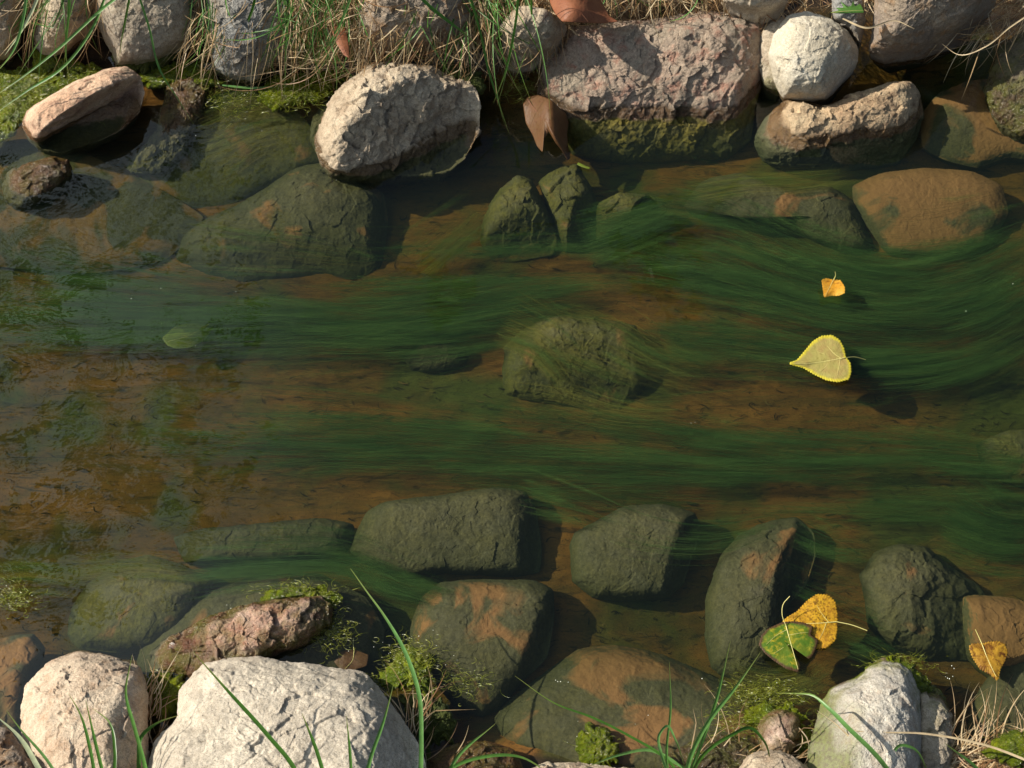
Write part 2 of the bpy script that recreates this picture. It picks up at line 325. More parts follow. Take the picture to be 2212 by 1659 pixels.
# in the water, left
rock('loaf-shaped pale rock with a dark red broken face', [(48,268),(60,238),(100,212),(160,178),(230,150),(272,143),(302,166),(312,200),(302,240),(262,280),(200,310),(130,330),(92,322),(62,300)],
     .040, -.012, .060, 'redtan', 'stones standing out of the water', p=2.6, rough=.5, chip=.5, back=.04, cuts=[(130,252,57,3.6,.92)], peak=(150,232))
rock('small wet brown rock near the left edge', [(6,402),(20,372),(60,352),(110,338),(146,345),(157,375),(135,408),(95,432),(42,450),(14,432)], .004, -.030, .030, 'brown', 'stones standing out of the water', rough=.8)
rock('narrow mossy ridge breaking the surface', [(268,362),(300,325),(335,280),(350,230),(362,180),(385,165),(418,165),(440,190),(440,240),(415,285),(400,330),(345,372),(290,374)], .004, -.026, .020, 'brown', 'stones standing out of the water', rough=1.3, p=1.6, fine=2)
rock('tan boulder with a rough grey-brown front', [(688,345),(680,300),(694,250),(714,210),(750,174),(800,144),(872,131),(938,139),(962,162),(988,173),(1026,184),(1038,226),(1034,284),(1006,340),(962,372),(880,379),(790,386),(712,379)],
     .050, -.012, .070, 'tan', 'stones standing out of the water', p=3.0, q=2.4, rough=1.15, chip=1.6, back=.05, cuts=[(815,225,48,.85,.90),(945,160,-20,1.1,.75),(1010,260,15,.9,.5)], peak=(830,235))
rock('submerged skirt of stone left of the tan boulder', [(668,300),(676,252),(705,215),(740,210),(740,330),(700,350),(676,335)], -.004, -.03, .014, 'sub_wet', GR['sub'])
rock('long submerged olive slab below the tan boulder', [(372,565),(378,512),(420,482),(500,450),(580,400),(640,362),(700,352),(770,385),(828,418),(838,480),(822,580),(760,604),(700,592),(620,602),(520,614),(440,598)],
     -.022, -.056, .040, 'sub', GR['sub'], rough=.8, chip=.8, p=2.2, peak=(640,440), cuts=[(600,520,85,.5,.8)])
rock('mossy submerged slope between the narrow ridge and the tan boulder', [(290,400),(370,300),(420,220),(540,190),(640,240),(690,300),(690,350),(600,390),(500,440),(400,450)], -.012, -.056, .010, 'sub_yellow', GR['sub'], rough=.6, chip=.2)
rock('yellow-olive submerged rock at the left edge', [(-80,330),(60,300),(180,330),(330,400),(440,470),(360,560),(200,590),(-80,560)], -.034, -.056, .014, 'sub_patch', GR['sub'], rough=.6, chip=.2)
rock('submerged blocky stone below the curled brown leaf', [(1038,520),(1046,468),(1076,412),(1118,380),(1150,392),(1184,460),(1202,515),(1192,550),(1112,564),(1062,562)], -.012, -.045, .028, 'sub_yellow', GR['sub'], p=3.2, chip=1.4, cuts=[(1120,470,70,.7,.8)])
rock('submerged wedge stone right of the blocky one', [(1165,395),(1200,366),(1246,354),(1275,400),(1298,470),(1292,512),(1252,530),(1222,545),(1200,485)], -.012, -.045, .028, 'sub_yellow', GR['sub'], p=2.6, chip=1.5, cuts=[(1235,470,20,1.2,.9)])
rock('angular submerged stone under the green algae', [(1290,445),(1338,418),(1400,420),(1442,450),(1405,482),(1345,492),(1292,520)], -.020, -.050, .020, 'sub_yellow', GR['sub'], chip=1.6, cuts=[(1375,440,20,1.4,.8)])
rock('domed grey submerged rock below the long tan-brown one', [(1480,445),(1520,392),(1600,374),(1700,402),(1790,403),(1848,436),(1872,490),(1905,548),(1832,556),(1760,530),(1700,490),(1600,462),(1510,464)], -.014, -.050, .036, 'sub', GR['sub'], rough=.7, chip=.5, peak=(1780,470), cuts=[(1860,450,-10,1.5,.6)])
rock('broad submerged rock carpeted in orange silt', [(1842,402),(1902,374),(2000,362),(2100,370),(2162,402),(2178,462),(2132,530),(2042,562),(1922,552),(1880,500),(1846,444)], -.026, -.048, .020, 'sub_silt', GR['sub'], rough=.4, chip=.2, q=2.6)
rock('algae-draped submerged boulder in mid-stream', [(1084,800),(1090,750),(1132,710),(1200,684),(1290,688),(1372,704),(1398,762),(1392,832),(1342,892),(1250,882),(1150,872),(1090,852)], -.024, -.052, .036, 'sub_yellow', GR['sub'], rough=1.0, chip=1.2, cuts=[(1290,730,80,.3,.85),(1370,780,5,1.3,.6)])
rock('small submerged stone left of the mid-stream boulder', [(872,772),(900,744),(960,742),(1012,754),(1002,790),(952,808),(890,800)], -.040, -.054, .016, 'sub', GR['sub'], chip=1.3)
rock('submerged rock below the right edge of the algae', [(2110,960),(2180,930),(2300,930),(2300,1060),(2200,1050),(2130,1010)], -.03, -.05, .014, 'sub_yellow', GR['sub'], rough=.5)
# near side under water
rock('large pitted submerged block with rounded edges', [(754,1192),(768,1150),(790,1108),(832,1084),(960,1070),(1070,1054),(1132,1064),(1162,1110),(1172,1180),(1166,1236),(1100,1246),(960,1238),(880,1252),(800,1226)], -.016, -.036, .030, 'sub_pit', GR['sub'], q=3, p=3.4, rough=.7, chip=.6, cuts=[(1130,1150,5,1.0,.75)])
rock('squarish pitted submerged stone right of the large block', [(1228,1182),(1240,1150),(1290,1124),(1350,1092),(1430,1088),(1500,1108),(1517,1150),(1497,1200),(1478,1260),(1442,1292),(1350,1298),(1280,1290),(1236,1255)], -.016, -.036, .032, 'sub_pit', GR['sub'], q=3, p=3.2, rough=.6, chip=.6, cuts=[(1460,1190,15,1.1,.75)])
rock('tall smooth submerged stone with a cracked dark top', [(1558,1200),(1600,1150),(1660,1126),(1720,1118),(1757,1150),(1762,1200),(1742,1260),(1702,1312),(1682,1380),(1662,1440),(1602,1472),(1540,1442),(1524,1370),(1526,1290)], -.012, -.030, .034, 'sub', GR['sub'], rough=.9, chip=1.0, p=2.3, cuts=[(1690,1200,12,1.3,.85)])
rock('dark lumpy submerged rock near the small yellow leaf', [(1858,1242),(1890,1196),(1940,1178),(2000,1184),(2042,1214),(2112,1262),(2142,1312),(2122,1370),(2102,1422),(2002,1428),(1930,1402),(1880,1352),(1872,1290)], -.016, -.036, .040, 'sub', GR['sub'], rough=1.2, chip=.9, peak=(1950,1280), cuts=[(2000,1280,10,.5,.85)])
rock('orange-silted submerged rock under the small yellow leaf', [(2080,1290),(2180,1290),(2300,1330),(2300,1450),(2150,1470),(2090,1420)], -.03, -.045, .02, 'sub_silt', GR['sub'], rough=.6)
rock('heart-shaped submerged stone with an orange silt patch', [(888,1350),(908,1292),(952,1256),(1040,1250),(1150,1254),(1192,1275),(1197,1340),(1182,1420),(1132,1472),(1080,1532),(1040,1548),(980,1522),(930,1462),(888,1402)], -.016, -.030, .030, 'sub_patch', GR['sub'], rough=.6, chip=.4, q=2.8, p=3, cuts=[(1150,1370,20,1.2,.8)], seed=44)
rock('broad submerged shelf coated in brown silt near the near bank', [(1068,1552),(1110,1502),(1180,1450),(1250,1402),(1330,1394),(1430,1414),(1530,1456),(1625,1500),(1690,1560),(1700,1660),(1500,1690),(1250,1680),(1100,1612)], -.020, -.004, .030, 'sub_patch', GR['sub'], rough=.6, chip=.3, q=2.6)
rock('round submerged yellow-green stone left of the rusty rock', [(144,1372),(154,1312),(190,1262),(250,1216),(320,1198),(402,1224),(458,1256),(432,1300),(402,1360),(332,1402),(250,1412),(170,1402)], -.018, -.034, .030, 'sub_yellow', GR['sub'], rough=.6, chip=.4)
rock('submerged base stone hugging the rusty rock', [(296,1430),(316,1370),(380,1318),(450,1278),(560,1240),(690,1240),(790,1290),(830,1360),(820,1440),(740,1490),(560,1500),(400,1500),(320,1470)], -.012, -.030, .026, 'sub', GR['sub'], rough=.5, chip=.3)
rock('rusty red and white rock poking out of the algae', [(322,1412),(352,1378),(430,1340),(520,1308),(620,1296),(690,1288),(717,1310),(708,1350),(660,1392),(580,1425),(500,1460),(400,1475),(330,1452)], .010, -.014, .034, 'rust', 'stones standing out of the water', rough=1.3, chip=1.2, p=2, fine=1.5)
rock('long flat submerged stone left of the pitted block', [(375,1160),(450,1140),(600,1128),(700,1120),(762,1134),(752,1190),(650,1206),(500,1212),(400,1216)], -.040, -.048, .020, 'sub', GR['sub'], rough=.6, chip=.6, q=3)
rock('submerged rock at the left edge above the cream rock', [(-80,1410),(20,1375),(72,1370),(96,1402),(62,1452),(46,1522),(42,1580),(-80,1600)], -.010, -.02, .02, 'sub_silt', GR['sub'])
rock('submerged dark stone right of the little bottom-right boulder', [(2090,1600),(2110,1500),(2160,1440),(2300,1420),(2300,1620)], -.03, -.03, .02, 'sub', GR['sub'])
# near bank
rock('cream rounded rock on the near bank at the left', [(46,1545),(58,1482),(108,1430),(170,1407),(240,1418),(300,1442),(318,1482),(320,1560),(315,1720),(150,1740),(60,1640)], .012, .055, .055, 'cream', GR['near'], p=2.6, rough=.65, chip=.55, back=.06, cuts=[(255,1560,12,.8,.85),(200,1450,-75,.9,.72)])
rock('largest pale flat boulder on the near bank', [(318,1680),(335,1604),(382,1552),(388,1492),(440,1432),(500,1420),(562,1421),(625,1432),(700,1440),(782,1450),(818,1482),(862,1542),(908,1612),(925,1720),(640,1840),(340,1800)], .018, .075, .060, 'big_pale', GR['near'], q=3, p=3.4, rough=.7, chip=.6, back=.08, cuts=[(800,1560,10,.8,.85)])
rock('brown rock in the bottom left corner', [(-80,1560),(12,1572),(46,1612),(78,1662),(60,1760),(-80,1760)], .05, .07, .03, 'ochre', GR['near'])
rock('bone-white boulder with a green algae rim at the bottom right', [(1746,1615),(1758,1574),(1773,1519),(1796,1487),(1851,1462),(1880,1436),(1908,1420),(1945,1424),(1970,1440),(1987,1492),(1994,1574),(1994,1650),(1985,1730),(1800,1740),(1745,1680)], .010, .040, .055, 'bone', GR['near'], p=2.4, rough=.6, chip=.45, cuts=[(1842,1560,188,1.1,.88),(1965,1540,2,1.0,.8)], peak=(1895,1570))
rock('dark shaded stone against the right side of the bone-white boulder', [(1985,1480),(2032,1492),(2056,1542),(2062,1622),(2042,1720),(1985,1720)], .0, .02, .025, 'grey', GR['near'])
rock('small wet brown stone left of the bone-white boulder', [(1640,1562),(1680,1532),(1722,1546),(1728,1600),(1692,1645),(1645,1625)], .004, .012, .02, 'rust', GR['near'])
rock('low grey stone at the bottom edge under the green tuft', [(1580,1690),(1618,1632),(1690,1624),(1745,1660),(1750,1740),(1585,1740)], .03, .05, .03, 'tan', GR['near'])
rock('flat grey stone along the bottom edge between the tufts', [(1090,1700),(1180,1648),(1300,1652),(1420,1658),(1560,1655),(1600,1740),(1100,1750)], .022, .05, .02, 'tan', GR['near'])
rock('dark wet stone at the bottom edge beside the largest boulder', [(905,1690),(930,1640),(985,1608),(1050,1600),(1110,1620),(1130,1660),(1100,1740),(900,1740)], .004, .03, .02, 'brown', GR['near'])
rock('wet mossy stone at the bottom edge left of the brown stone', [(1440,1640),(1500,1600),(1580,1590),(1640,1610),(1650,1660),(1560,1690),(1440,1680)], .0, .02, .014, 'sub_wet', GR['near'], fine=2)
# ------------------------------------------------------------------ ground: stream bed and both banks, one sheet
def ground_z(X, Y):
    P = np.stack([X, Y, 0*X], -1).reshape(-1, 3)
    n = fbm(P*5, 4, 90).reshape(X.shape); n2 = (fbm(P*np.array([6, 28, 1]), 5, 91)).reshape(X.shape)
    far = W(1106, 150, 0)[1] + .03*np.sin(X*5)+.05*np.clip(X, -1, 1)*0 + n*.02
    near = W(1106, 1720, 0)[1] + .05*np.clip(-X-.2, 0, .5)+n*.02
    far = far+.035+.07*np.clip((X-.32)/.08, 0, 1)
    bank = np.clip(Y-far, 0, None); nb_ = np.clip(near-Y, 0, None)
    z = BED+.012*n+.004*n2
    sh = lambda t: t*t*(3-2*t)
    z = z+(-BED)*sh(np.clip((Y-(far-.10))/.11, 0, 1))+(-BED)*sh(np.clip(((near+.10)-Y)/.11, 0, 1))
    z = z+np.minimum(bank*.75, .28+bank*.04)+np.minimum(nb_*.4, .18+nb_*.03)
    return z+.012*n*np.clip((np.abs(Y)-1)/3, 0, 1)*8
def axis(a, b, d, far):
    c = np.arange(a, b, d); k = np.geomspace(d, far, 46)
    return np.concatenate([(a-np.cumsum(k))[::-1], c, b+np.cumsum(k)])
gx = axis(-.95, .95, .0036, 40); gy = axis(-.62, .85, .0036, 40)
X, Y = np.meshgrid(gx, gy); Z = ground_z(X, Y)
P = np.stack([X, Y, Z], -1).reshape(-1, 3)
inner = (np.abs(P[:, 0]) < 1.2) & (np.abs(P[:, 1]) < 1.1)
dz = np.zeros(len(P)); dz[inner] = fbm(P[inner]*np.array([35, 110, 35]), 5, 60, .6)*.0028 + fbm(P[inner]*np.array([120, 160, 100]), 3, 61)*.0008
soil = P[:, 2] > 0; dz[inner & soil] += fbm(P[inner & soil]*60, 4, 62)*.008
P[:, 2] += dz
m = N('bed_and_soil'); geo = m.n('ShaderNodeNewGeometry'); pos = geo.outputs['Position']; sep = m.n('ShaderNodeSeparateXYZ'); m.put(sep.inputs[0], pos)
mp = m.n('ShaderNodeMapping'); m.put(mp.inputs[0], pos); mp.inputs['Scale'].default_value = (.22, 1, 1); st = mp.outputs[0]
c = m.mix(m.rng(m.noise(st, 26, 6, .6, .6), .38, .64), srgb(148, 98, 50), srgb(106, 80, 42))
c = m.mix(m.rng(m.noise(pos, 9, 4, .5), .50, .62, 0, .85), c, srgb(84, 92, 46))
c = m.mix(m.rng(m.noise(st, 90, 6, .7, 1.0), .54, .66, 0, .8), c, srgb(46, 42, 30))
c = m.mix(m.rng(m.noise(pos, 420, 3, .6), .58, .70, 0, .7), c, srgb(40, 34, 24))
soilc = m.mix(m.rng(m.noise(pos, 60, 5, .6), .4, .6), srgb(38, 30, 22), srgb(58, 46, 34))
c = m.mix(m.rng(m.math('ADD', sep.outputs[2], m.math('MULTIPLY', m.noise(pos, 40, 4), .01)), -.012, .0), c, soilc)
h = m.math('ADD', m.noise(st, 160, 7, .7), m.math('MULTIPLY', m.noise(pos, 500, 4, .6), .3))
MG = m.surf(m.pbsdf(c, .9, m.bump(h, .0035, .7), spec=.12))
g = mesh('ground', P, grid_faces(len(gy), len(gx)), MG); tag(g, kind='structure')

# ------------------------------------------------------------------ water: closed body, clear, coloured by absorption only
m = N('water'); geo = m.n('ShaderNodeNewGeometry'); pos = geo.outputs['Position']
sep = m.n('ShaderNodeSeparateXYZ'); m.put(sep.inputs[0], pos)
mp = m.n('ShaderNodeMapping'); m.put(mp.inputs[0], pos); mp.inputs['Scale'].default_value = (1, 1.5, 1); mp.inputs['Rotation'].default_value = (0, 0, .5)
calm = m.rng(sep.outputs[0], -.42, .15, 1.0, .22, True)
hh = m.math('ADD', m.noise(mp.outputs[0], 15, 3, .5, .8), m.math('MULTIPLY', m.noise(pos, 70, 2, .5, .3), .16))
bn = m.bump(hh, .0004, calm)
dt = m.n('ShaderNodeVectorMath', operation='DOT_PRODUCT'); m.put(dt.inputs[0], bn); m.put(dt.inputs[1], geo.outputs['Incoming'])
fr_ = m.math('ADD', m.math('MULTIPLY', m.math('POWER', m.math('SUBTRACT', 1, m.math('ABSOLUTE', dt.outputs['Value'])), 5), .97), .031)
gl = m.n('ShaderNodeBsdfGlossy'); gl.inputs['Roughness'].default_value = 0.0; m.put(gl.inputs['Normal'], bn); gl.inputs['Color'].default_value = (1, 1, 1, 1)
tr = m.n('ShaderNodeBsdfTransparent'); mx = m.n('ShaderNodeMixShader')
m.put(mx.inputs[0], fr_); m.t.links.new(tr.outputs[0], mx.inputs[1]); m.t.links.new(gl.outputs[0], mx.inputs[2])
va = m.n('ShaderNodeVolumeAbsorption'); va.inputs['Color'].default_value = (.44, .54, .32, 1); va.inputs['Density'].default_value = 16.0
vs = m.n('ShaderNodeVolumeScatter'); vs.inputs['Color'].default_value = (.40, .62, .55, 1); vs.inputs['Density'].default_value = 0.5; ad = m.n('ShaderNodeAddShader')
m.t.links.new(va.outputs[0], ad.inputs[0]); m.t.links.new(vs.outputs[0], ad.inputs[1]); m.t.links.new(ad.outputs[0], m.out.inputs['Volume']); MW = m.surf(mx.outputs[0])
ys = (W(1106, 1740, 0)[1]-.28, W(1106, 100, 0)[1]+.25); x_ = 12
V = [(a, b, c) for c in (-.5, 0) for b in ys for a in (-x_, x_)]
wo = mesh('water', V, [(0, 2, 3, 1), (4, 5, 7, 6), (0, 1, 5, 4), (2, 6, 7, 3), (0, 4, 6, 2), (1, 3, 7, 5)], MW, smooth=False); tag(wo, kind='structure')

# ------------------------------------------------------------------ ribbons (grass, algae filaments)
def ribbons(name, lines, widths, mat, up=None, tones=None, vee=0.0, parent=None, soft=False):
    """lines (n,k,3); widths (n,) ; each is a tapered ribbon"""
    L = np.asarray(lines); n, k, _ = L.shape; T = np.gradient(L, axis=1); 
    view = (CAM-L) if up is None else np.broadcast_to(np.asarray(up, float), L.shape)
    if up is None: view = view/np.linalg.norm(view, axis=-1, keepdims=True) + rng.normal(0, .35, (n, 1, 3))
    S = np.cross(T, view); S /= (np.linalg.norm(S, axis=-1, keepdims=True)+1e-9)
    tp = np.interp(np.linspace(0, 1, k), [0, .12, .6, 1], [.7, 1, .85, .08] if not soft else [.25, .8, 1, .2])
    hw = (np.asarray(widths)[:, None]*tp[None, :]*.5)[..., None]
    if soft: rows = [L-S*hw, L, L+S*hw]
    elif vee:
        Nn = np.cross(S, T); Nn /= (np.linalg.norm(Nn, axis=-1, keepdims=True)+1e-9)
        rows = [L-S*hw, L-Nn*hw*vee, L+S*hw]
    else: rows = [L-S*hw, L+S*hw]
    c = len(rows); V = np.stack(rows, 2).reshape(-1, 3)
    i = np.arange(n)[:, None, None]*k*c+np.arange(k-1)[None, :, None]*c+np.arange(c-1)[None, None, :]
    Fq = np.stack([i, i+1, i+c+1, i+c], -1).reshape(-1, 4)
    tn = np.repeat((rng.random(n) if tones is None else np.asarray(tones)), k*c)
    al = np.tile(np.repeat(np.linspace(0, 1, k), c), n)
    sd = np.tile(np.array([0, 1, 0]) if c == 3 else np.array([0, 0]), n*k)
    return mesh(name, V, Fq, mat, parent, attr={'tone': tn, 'along': al, 'core': sd})
def blade_mat(name, cols, tip=None, trans=.35, rough=.45, spec=.4):
    m = N(name); a = m.n('ShaderNodeAttribute', attribute_name='tone'); b = m.n('ShaderNodeAttribute', attribute_name='along')
    cr = m.n('ShaderNodeValToRGB'); m.put(cr.inputs[0], a.outputs['Fac']); e = cr.color_ramp.elements
    while len(e) < len(cols): e.new(.5)
    for i, cc in enumerate(cols): e[i].position = i/(len(cols)-1); e[i].color = (*cc, 1)
    c = cr.outputs[0]; geo = m.n('ShaderNodeNewGeometry')
    c = m.mix(m.rng(m.noise(geo.outputs['Position'], 160, 4, .6), .35, .7, 0, .35), c, tuple(x*.35 for x in cols[0]))
    if tip: c = m.mix(m.rng(b.outputs['Fac'], .7, 1.0, 0, .8), c, tip)
    p = m.pbsdf(c, rough, spec=spec); t = m.n('ShaderNodeBsdfTranslucent'); m.put(t.inputs[0], c); mx = m.n('ShaderNodeMixShader'); mx.inputs[0].default_value = trans
    m.t.links.new(p, mx.inputs[1]); m.t.links.new(t.outputs[0], mx.inputs[2]); return m.surf(mx.outputs[0])
def veil(mat, f):
    t = mat.node_tree; o = [n for n in t.nodes if n.type == 'OUTPUT_MATERIAL'][0]; src = o.inputs[0].links[0].from_socket
    tr = t.nodes.new('ShaderNodeBsdfTransparent'); mx = t.nodes.new('ShaderNodeMixShader'); mx.inputs[0].default_value = f
    t.links.new(src, mx.inputs[2]); t.links.new(tr.outputs[0], mx.inputs[1]); t.links.new(mx.outputs[0], o.inputs[0]); return mat
MAT_ALG = veil(blade_mat('filament_algae', [srgb(38, 62, 32), srgb(60, 92, 46), srgb(100, 122, 62)], trans=.3, rough=.8, spec=0.0), .42)
MAT_ALG_Y = veil(blade_mat('olive_algae', [srgb(84, 88, 38), srgb(116, 116, 50), srgb(130, 116, 60)], trans=.3, rough=.8, spec=0.0), .30)
MAT_STRAW = blade_mat('straw', [srgb(140, 100, 66), srgb(200, 170, 124), srgb(224, 204, 166), srgb(160, 124, 80)], trans=.25, rough=.5)
MAT_GREEN = blade_mat('green_blade', [srgb(62, 104, 34), srgb(92, 142, 56), srgb(120, 168, 96)], tip=srgb(150, 150, 80), trans=.35, rough=.35)
MAT_PALEBLADE = blade_mat('pale_blade', [srgb(150, 168, 130), srgb(190, 198, 160)], trans=.3, rough=.35)

# algae: soft filament mats combed by the current (pixel centre-lines, half width, count, depth)
STREAMS = [
 ([(-60,610),(200,650),(500,665),(800,665),(1100,640),(1350,625)], 70, 2300, -.022, 0),
 ([(-60,700),(250,705),(600,700),(900,715),(1150,700)], 45, 1300, -.022, 0),
 ([(700,640),(1000,600),(1250,575),(1500,610),(1800,690),(2050,700),(2280,600)], 60, 2000, -.020, 0),
 ([(1350,470),(1550,490),(1720,560),(1900,600),(2080,570),(2280,480)], 75, 1500, -.018, 0),
 ([(1450,560),(1650,600),(1800,640),(2000,660),(2280,580)], 75, 1300, -.020, 0),
 ([(1350,720),(1600,740),(1850,760),(2080,740),(2280,640)], 60, 1500, -.026, 0),
 ([(1700,800),(1900,810),(2100,780),(2280,700)], 45, 700, -.030, 0),
 ([(450,905),(700,905),(1000,925),(1300,950),(1600,985),(1900,990),(2280,1010)], 48, 2200, -.022, 0),
 ([(300,960),(700,965),(1100,990),(1500,1010),(2000,1030),(2280,1060)], 40, 1000, -.028, 0),
 ([(900,1040),(1200,1060),(1600,1070),(2280,1110)], 40, 500, -.034, 0),
 ([(1180,690),(1300,720),(1420,780),(1560,830)], 60, 260, -.010, 1),
 ([(1080,780),(1200,800),(1350,850),(1520,860)], 60, 380, -.012, 1),
 ([(1080,700),(1170,740),(1250,840)], 50, 250, -.012, 1),
 ([(380,1235),(560,1222),(740,1222),(880,1270),(1000,1300)], 42, 500, -.010, 0),
 ([(140,1235),(300,1225),(460,1245)], 25, 260, -.010, 1),
 ([(1100,1050),(1260,1100),(1400,1150),(1520,1165),(1700,1130)], 34, 200, -.006, 0),
 ([(1700,1310),(1850,1360),(1990,1430)], 60, 170, -.016, 0),
 ([(1560,1470),(1640,1490),(1720,1480),(1800,1430)], 40, 420, -.006, 1),
 ([(1480,420),(1600,400),(1720,395),(1850,380)], 25, 300, -.012, 1),
 ([(1250,520),(1400,470),(1480,440)], 45, 420, -.016, 0),
 ([(880,560),(1000,470),(1060,420)], 60, 420, -.030, 1),
 ([(420,300),(540,250),(660,230)], 60, 420, -.010, 1),
 ([(360,520),(600,540),(830,570)], 40, 260, -.014, 1),
 ([(1700,1150),(1800,1190),(1900,1200)], 60, 60, -.02, 0),
 ([(-50,1250),(60,1240),(200,1260)], 30, 300, -.014, 1),
 ([(2040,1100),(2160,1150),(2280,1150)], 70, 500, -.034, 0),
 ([(-50,820),(500,800),(1100,830),(1700,880),(2280,860)], 170, 350, -.04, 1),
 ([(-50,1040),(600,1060),(1100,1010),(1700,1100),(2280,1000)], 110, 250, -.04, 1),
]
acc = {0: ([], [], []), 1: ([], [], [])}
K = 14
for (cl, hw, cnt, zc, mt) in STREAMS:
    cp = open_spline(cl, 200); tx = np.gradient(cp, axis=0); tx /= np.linalg.norm(tx, axis=1, keepdims=True); nx = np.stack([-tx[:, 1], tx[:, 0]], 1)
    s = np.linspace(0, 1, 200); tot = np.linalg.norm(np.diff(cp, axis=0), axis=1).sum()
    cnt = int(cnt*1.5)
    ln = np.clip(rng.lognormal(math.log(190), .45, cnt), 50, 520)/tot; ln = np.minimum(ln, .9)
    s0 = rng.random(cnt)*(1.0-ln); off = np.clip(rng.normal(0, .75, cnt), -2.3, 2.3)
    tuft = rng.integers(0, max(4, cnt//26), cnt); toff = rng.normal(0, .7, tuft.max()+1); ts = rng.random(tuft.max()+1); 
    mk = rng.random(cnt) < .6
    off = np.where(mk, toff[tuft]+rng.normal(0, .16, cnt), off); s0 = np.where(mk, np.clip(ts[tuft]*(1-ln)+rng.normal(0, .03, cnt), 0, 1-ln), s0)
    u = np.linspace(0, 1, K)[None]; ss = np.clip(s0[:, None]+ln[:, None]*u, 0, 1)
    px = np.interp(ss, s, cp[:, 0]); py = np.interp(ss, s, cp[:, 1]); ax = np.interp(ss, s, nx[:, 0]); ay = np.interp(ss, s, nx[:, 1])
    ph = np.where(mk, toff[tuft]*9, rng.random(cnt)*6.28)[:, None]
    o = (off*hw)[:, None]*(1-.25*u)+np.sin(ss*tot/90+ph)*hw*.08*u+rng.normal(0, 1, (cnt, 1))*u*u*hw*.14
    z = zc+rng.normal(0, .007, cnt)[:, None]+.006*np.sin(ss*tot/130+ph)-.004*u
    z = np.clip(z, BED+.006, -.0025)
    pn = np.stack([px.mean(1)/330, (py+ay*o).mean(1)/52, np.full(cnt, 3.3)], 1); kp = fbm(pn, 3, 77) > -.16+rng.normal(0, .12, cnt)
    acc[mt][0].append(W(px+ax*o, py+ay*o, z)[kp]); acc[mt][1].append(rng.uniform(.00014, .0005, cnt)[kp]); acc[mt][2].append(np.clip((toff[tuft]*.4+.5)*.6+rng.random(cnt)*.4, 0, 1)[kp])
# the finest filaments merge into soft tufts: broad feathered ribbons whose edges thin out to nothing
m = N('algae_tuft'); at = m.n('ShaderNodeAttribute', attribute_name='tone'); ac = m.n('ShaderNodeAttribute', attribute_name='core'); aa = m.n('ShaderNodeAttribute', attribute_name='along')
geo = m.n('ShaderNodeNewGeometry'); mp = m.n('ShaderNodeMapping'); m.put(mp.inputs[0], geo.outputs['Position']); mp.inputs['Scale'].default_value = (.10, 1, 1)
fl = m.rng(m.noise(mp.outputs[0], 420, 5, .7, .3), .36, .66)
cc = m.mix(at.outputs['Fac'], srgb(36, 64, 32), srgb(74, 102, 48)); cc = m.mix(m.math('MULTIPLY', fl, .5), cc, srgb(90, 118, 60))
al_ = m.math('MULTIPLY', m.math('POWER', ac.outputs['Fac'], 1.3), m.math('MULTIPLY', m.rng(aa.outputs['Fac'], 0, .25), m.rng(aa.outputs['Fac'], 1, .6)))
al_ = m.math('MULTIPLY', al_, m.rng(fl, 0, 1, .06, .46)); p = m.pbsdf(cc, .9, spec=0); tl = m.n('ShaderNodeBsdfTranslucent'); m.put(tl.inputs[0], cc); mx = m.n('ShaderNodeMixShader'); mx.inputs[0].default_value = .3
m.t.links.new(p, mx.inputs[1]); m.t.links.new(tl.outputs[0], mx.inputs[2]); tr = m.n('ShaderNodeBsdfTransparent'); m2 = m.n('ShaderNodeMixShader'); m.put(m2.inputs[0], al_); m.t.links.new(tr.outputs[0], m2.inputs[1]); m.t.links.new(mx.outputs[0], m2.inputs[2]); MTUFT = m.surf(m2.outputs[0])
LL = np.concatenate(acc[0][0]); sel = rng.permutation(len(LL))[:1700]
o = ribbons('green_algae', LL[sel]+np.array([0, 0, -.001]), rng.uniform(.006, .022, len(sel)), MTUFT, up=(0, -.25, 1), soft=True); tag(o, 'soft translucent tufts of green algae in the current', 'algae', kind='stuff')
LL = np.concatenate(acc[1][0]); sel = rng.permutation(len(LL))[:260]
o = ribbons('olive_algae', LL[sel]+np.array([0, 0, -.001]), rng.uniform(.005, .014, len(sel)), MTUFT, up=(0, -.25, 1), soft=True); tag(o, 'soft olive algae film over stones', 'algae', kind='stuff')
o = ribbons('green_algae', np.concatenate(acc[0][0]), np.concatenate(acc[0][1]), MAT_ALG, up=(0, -.2, 1), tones=np.concatenate(acc[0][2]))
tag(o, 'long combed green filament algae streaming under the water', 'algae', kind='stuff')
o = ribbons('olive_algae', np.concatenate(acc[1][0]), np.concatenate(acc[1][1]), MAT_ALG_Y, up=(0, -.2, 1), tones=np.concatenate(acc[1][2]))
tag(o, 'thin olive filament algae over stones and bed', 'algae', kind='stuff')

n_ = 2600; x = rng.uniform(-.75, .75, n_); y = rng.uniform(W(1106, 1500)[1], W(1106, 350)[1], n_); a = rng.normal(0, .5, n_); ln = rng.uniform(.003, .016, n_); cv = rng.normal(0, 1.2, n_)
u = np.linspace(-.5, .5, 5)[None]; xs = x[:, None]+np.cos(a[:, None]+cv[:, None]*u)*ln[:, None]*u; ys_ = y[:, None]+np.sin(a[:, None]+cv[:, None]*u)*ln[:, None]*u
zs = ground_z(xs, ys_)+.0022
m = N('debris'); a_ = m.n('ShaderNodeAttribute', attribute_name='tone'); MD = m.surf(m.pbsdf(m.mix(m.rng(a_.outputs['Fac'], .6, .9), srgb(40, 32, 22), srgb(120, 96, 60)), .9, spec=.1))
o = ribbons('plant_debris', np.stack([xs, ys_, zs], -1), rng.uniform(.0005, .0016, n_), MD, up=(0, 0, 1)); tag(o, 'tiny dark plant scraps strewn over the silty bed', 'debris', kind='stuff')

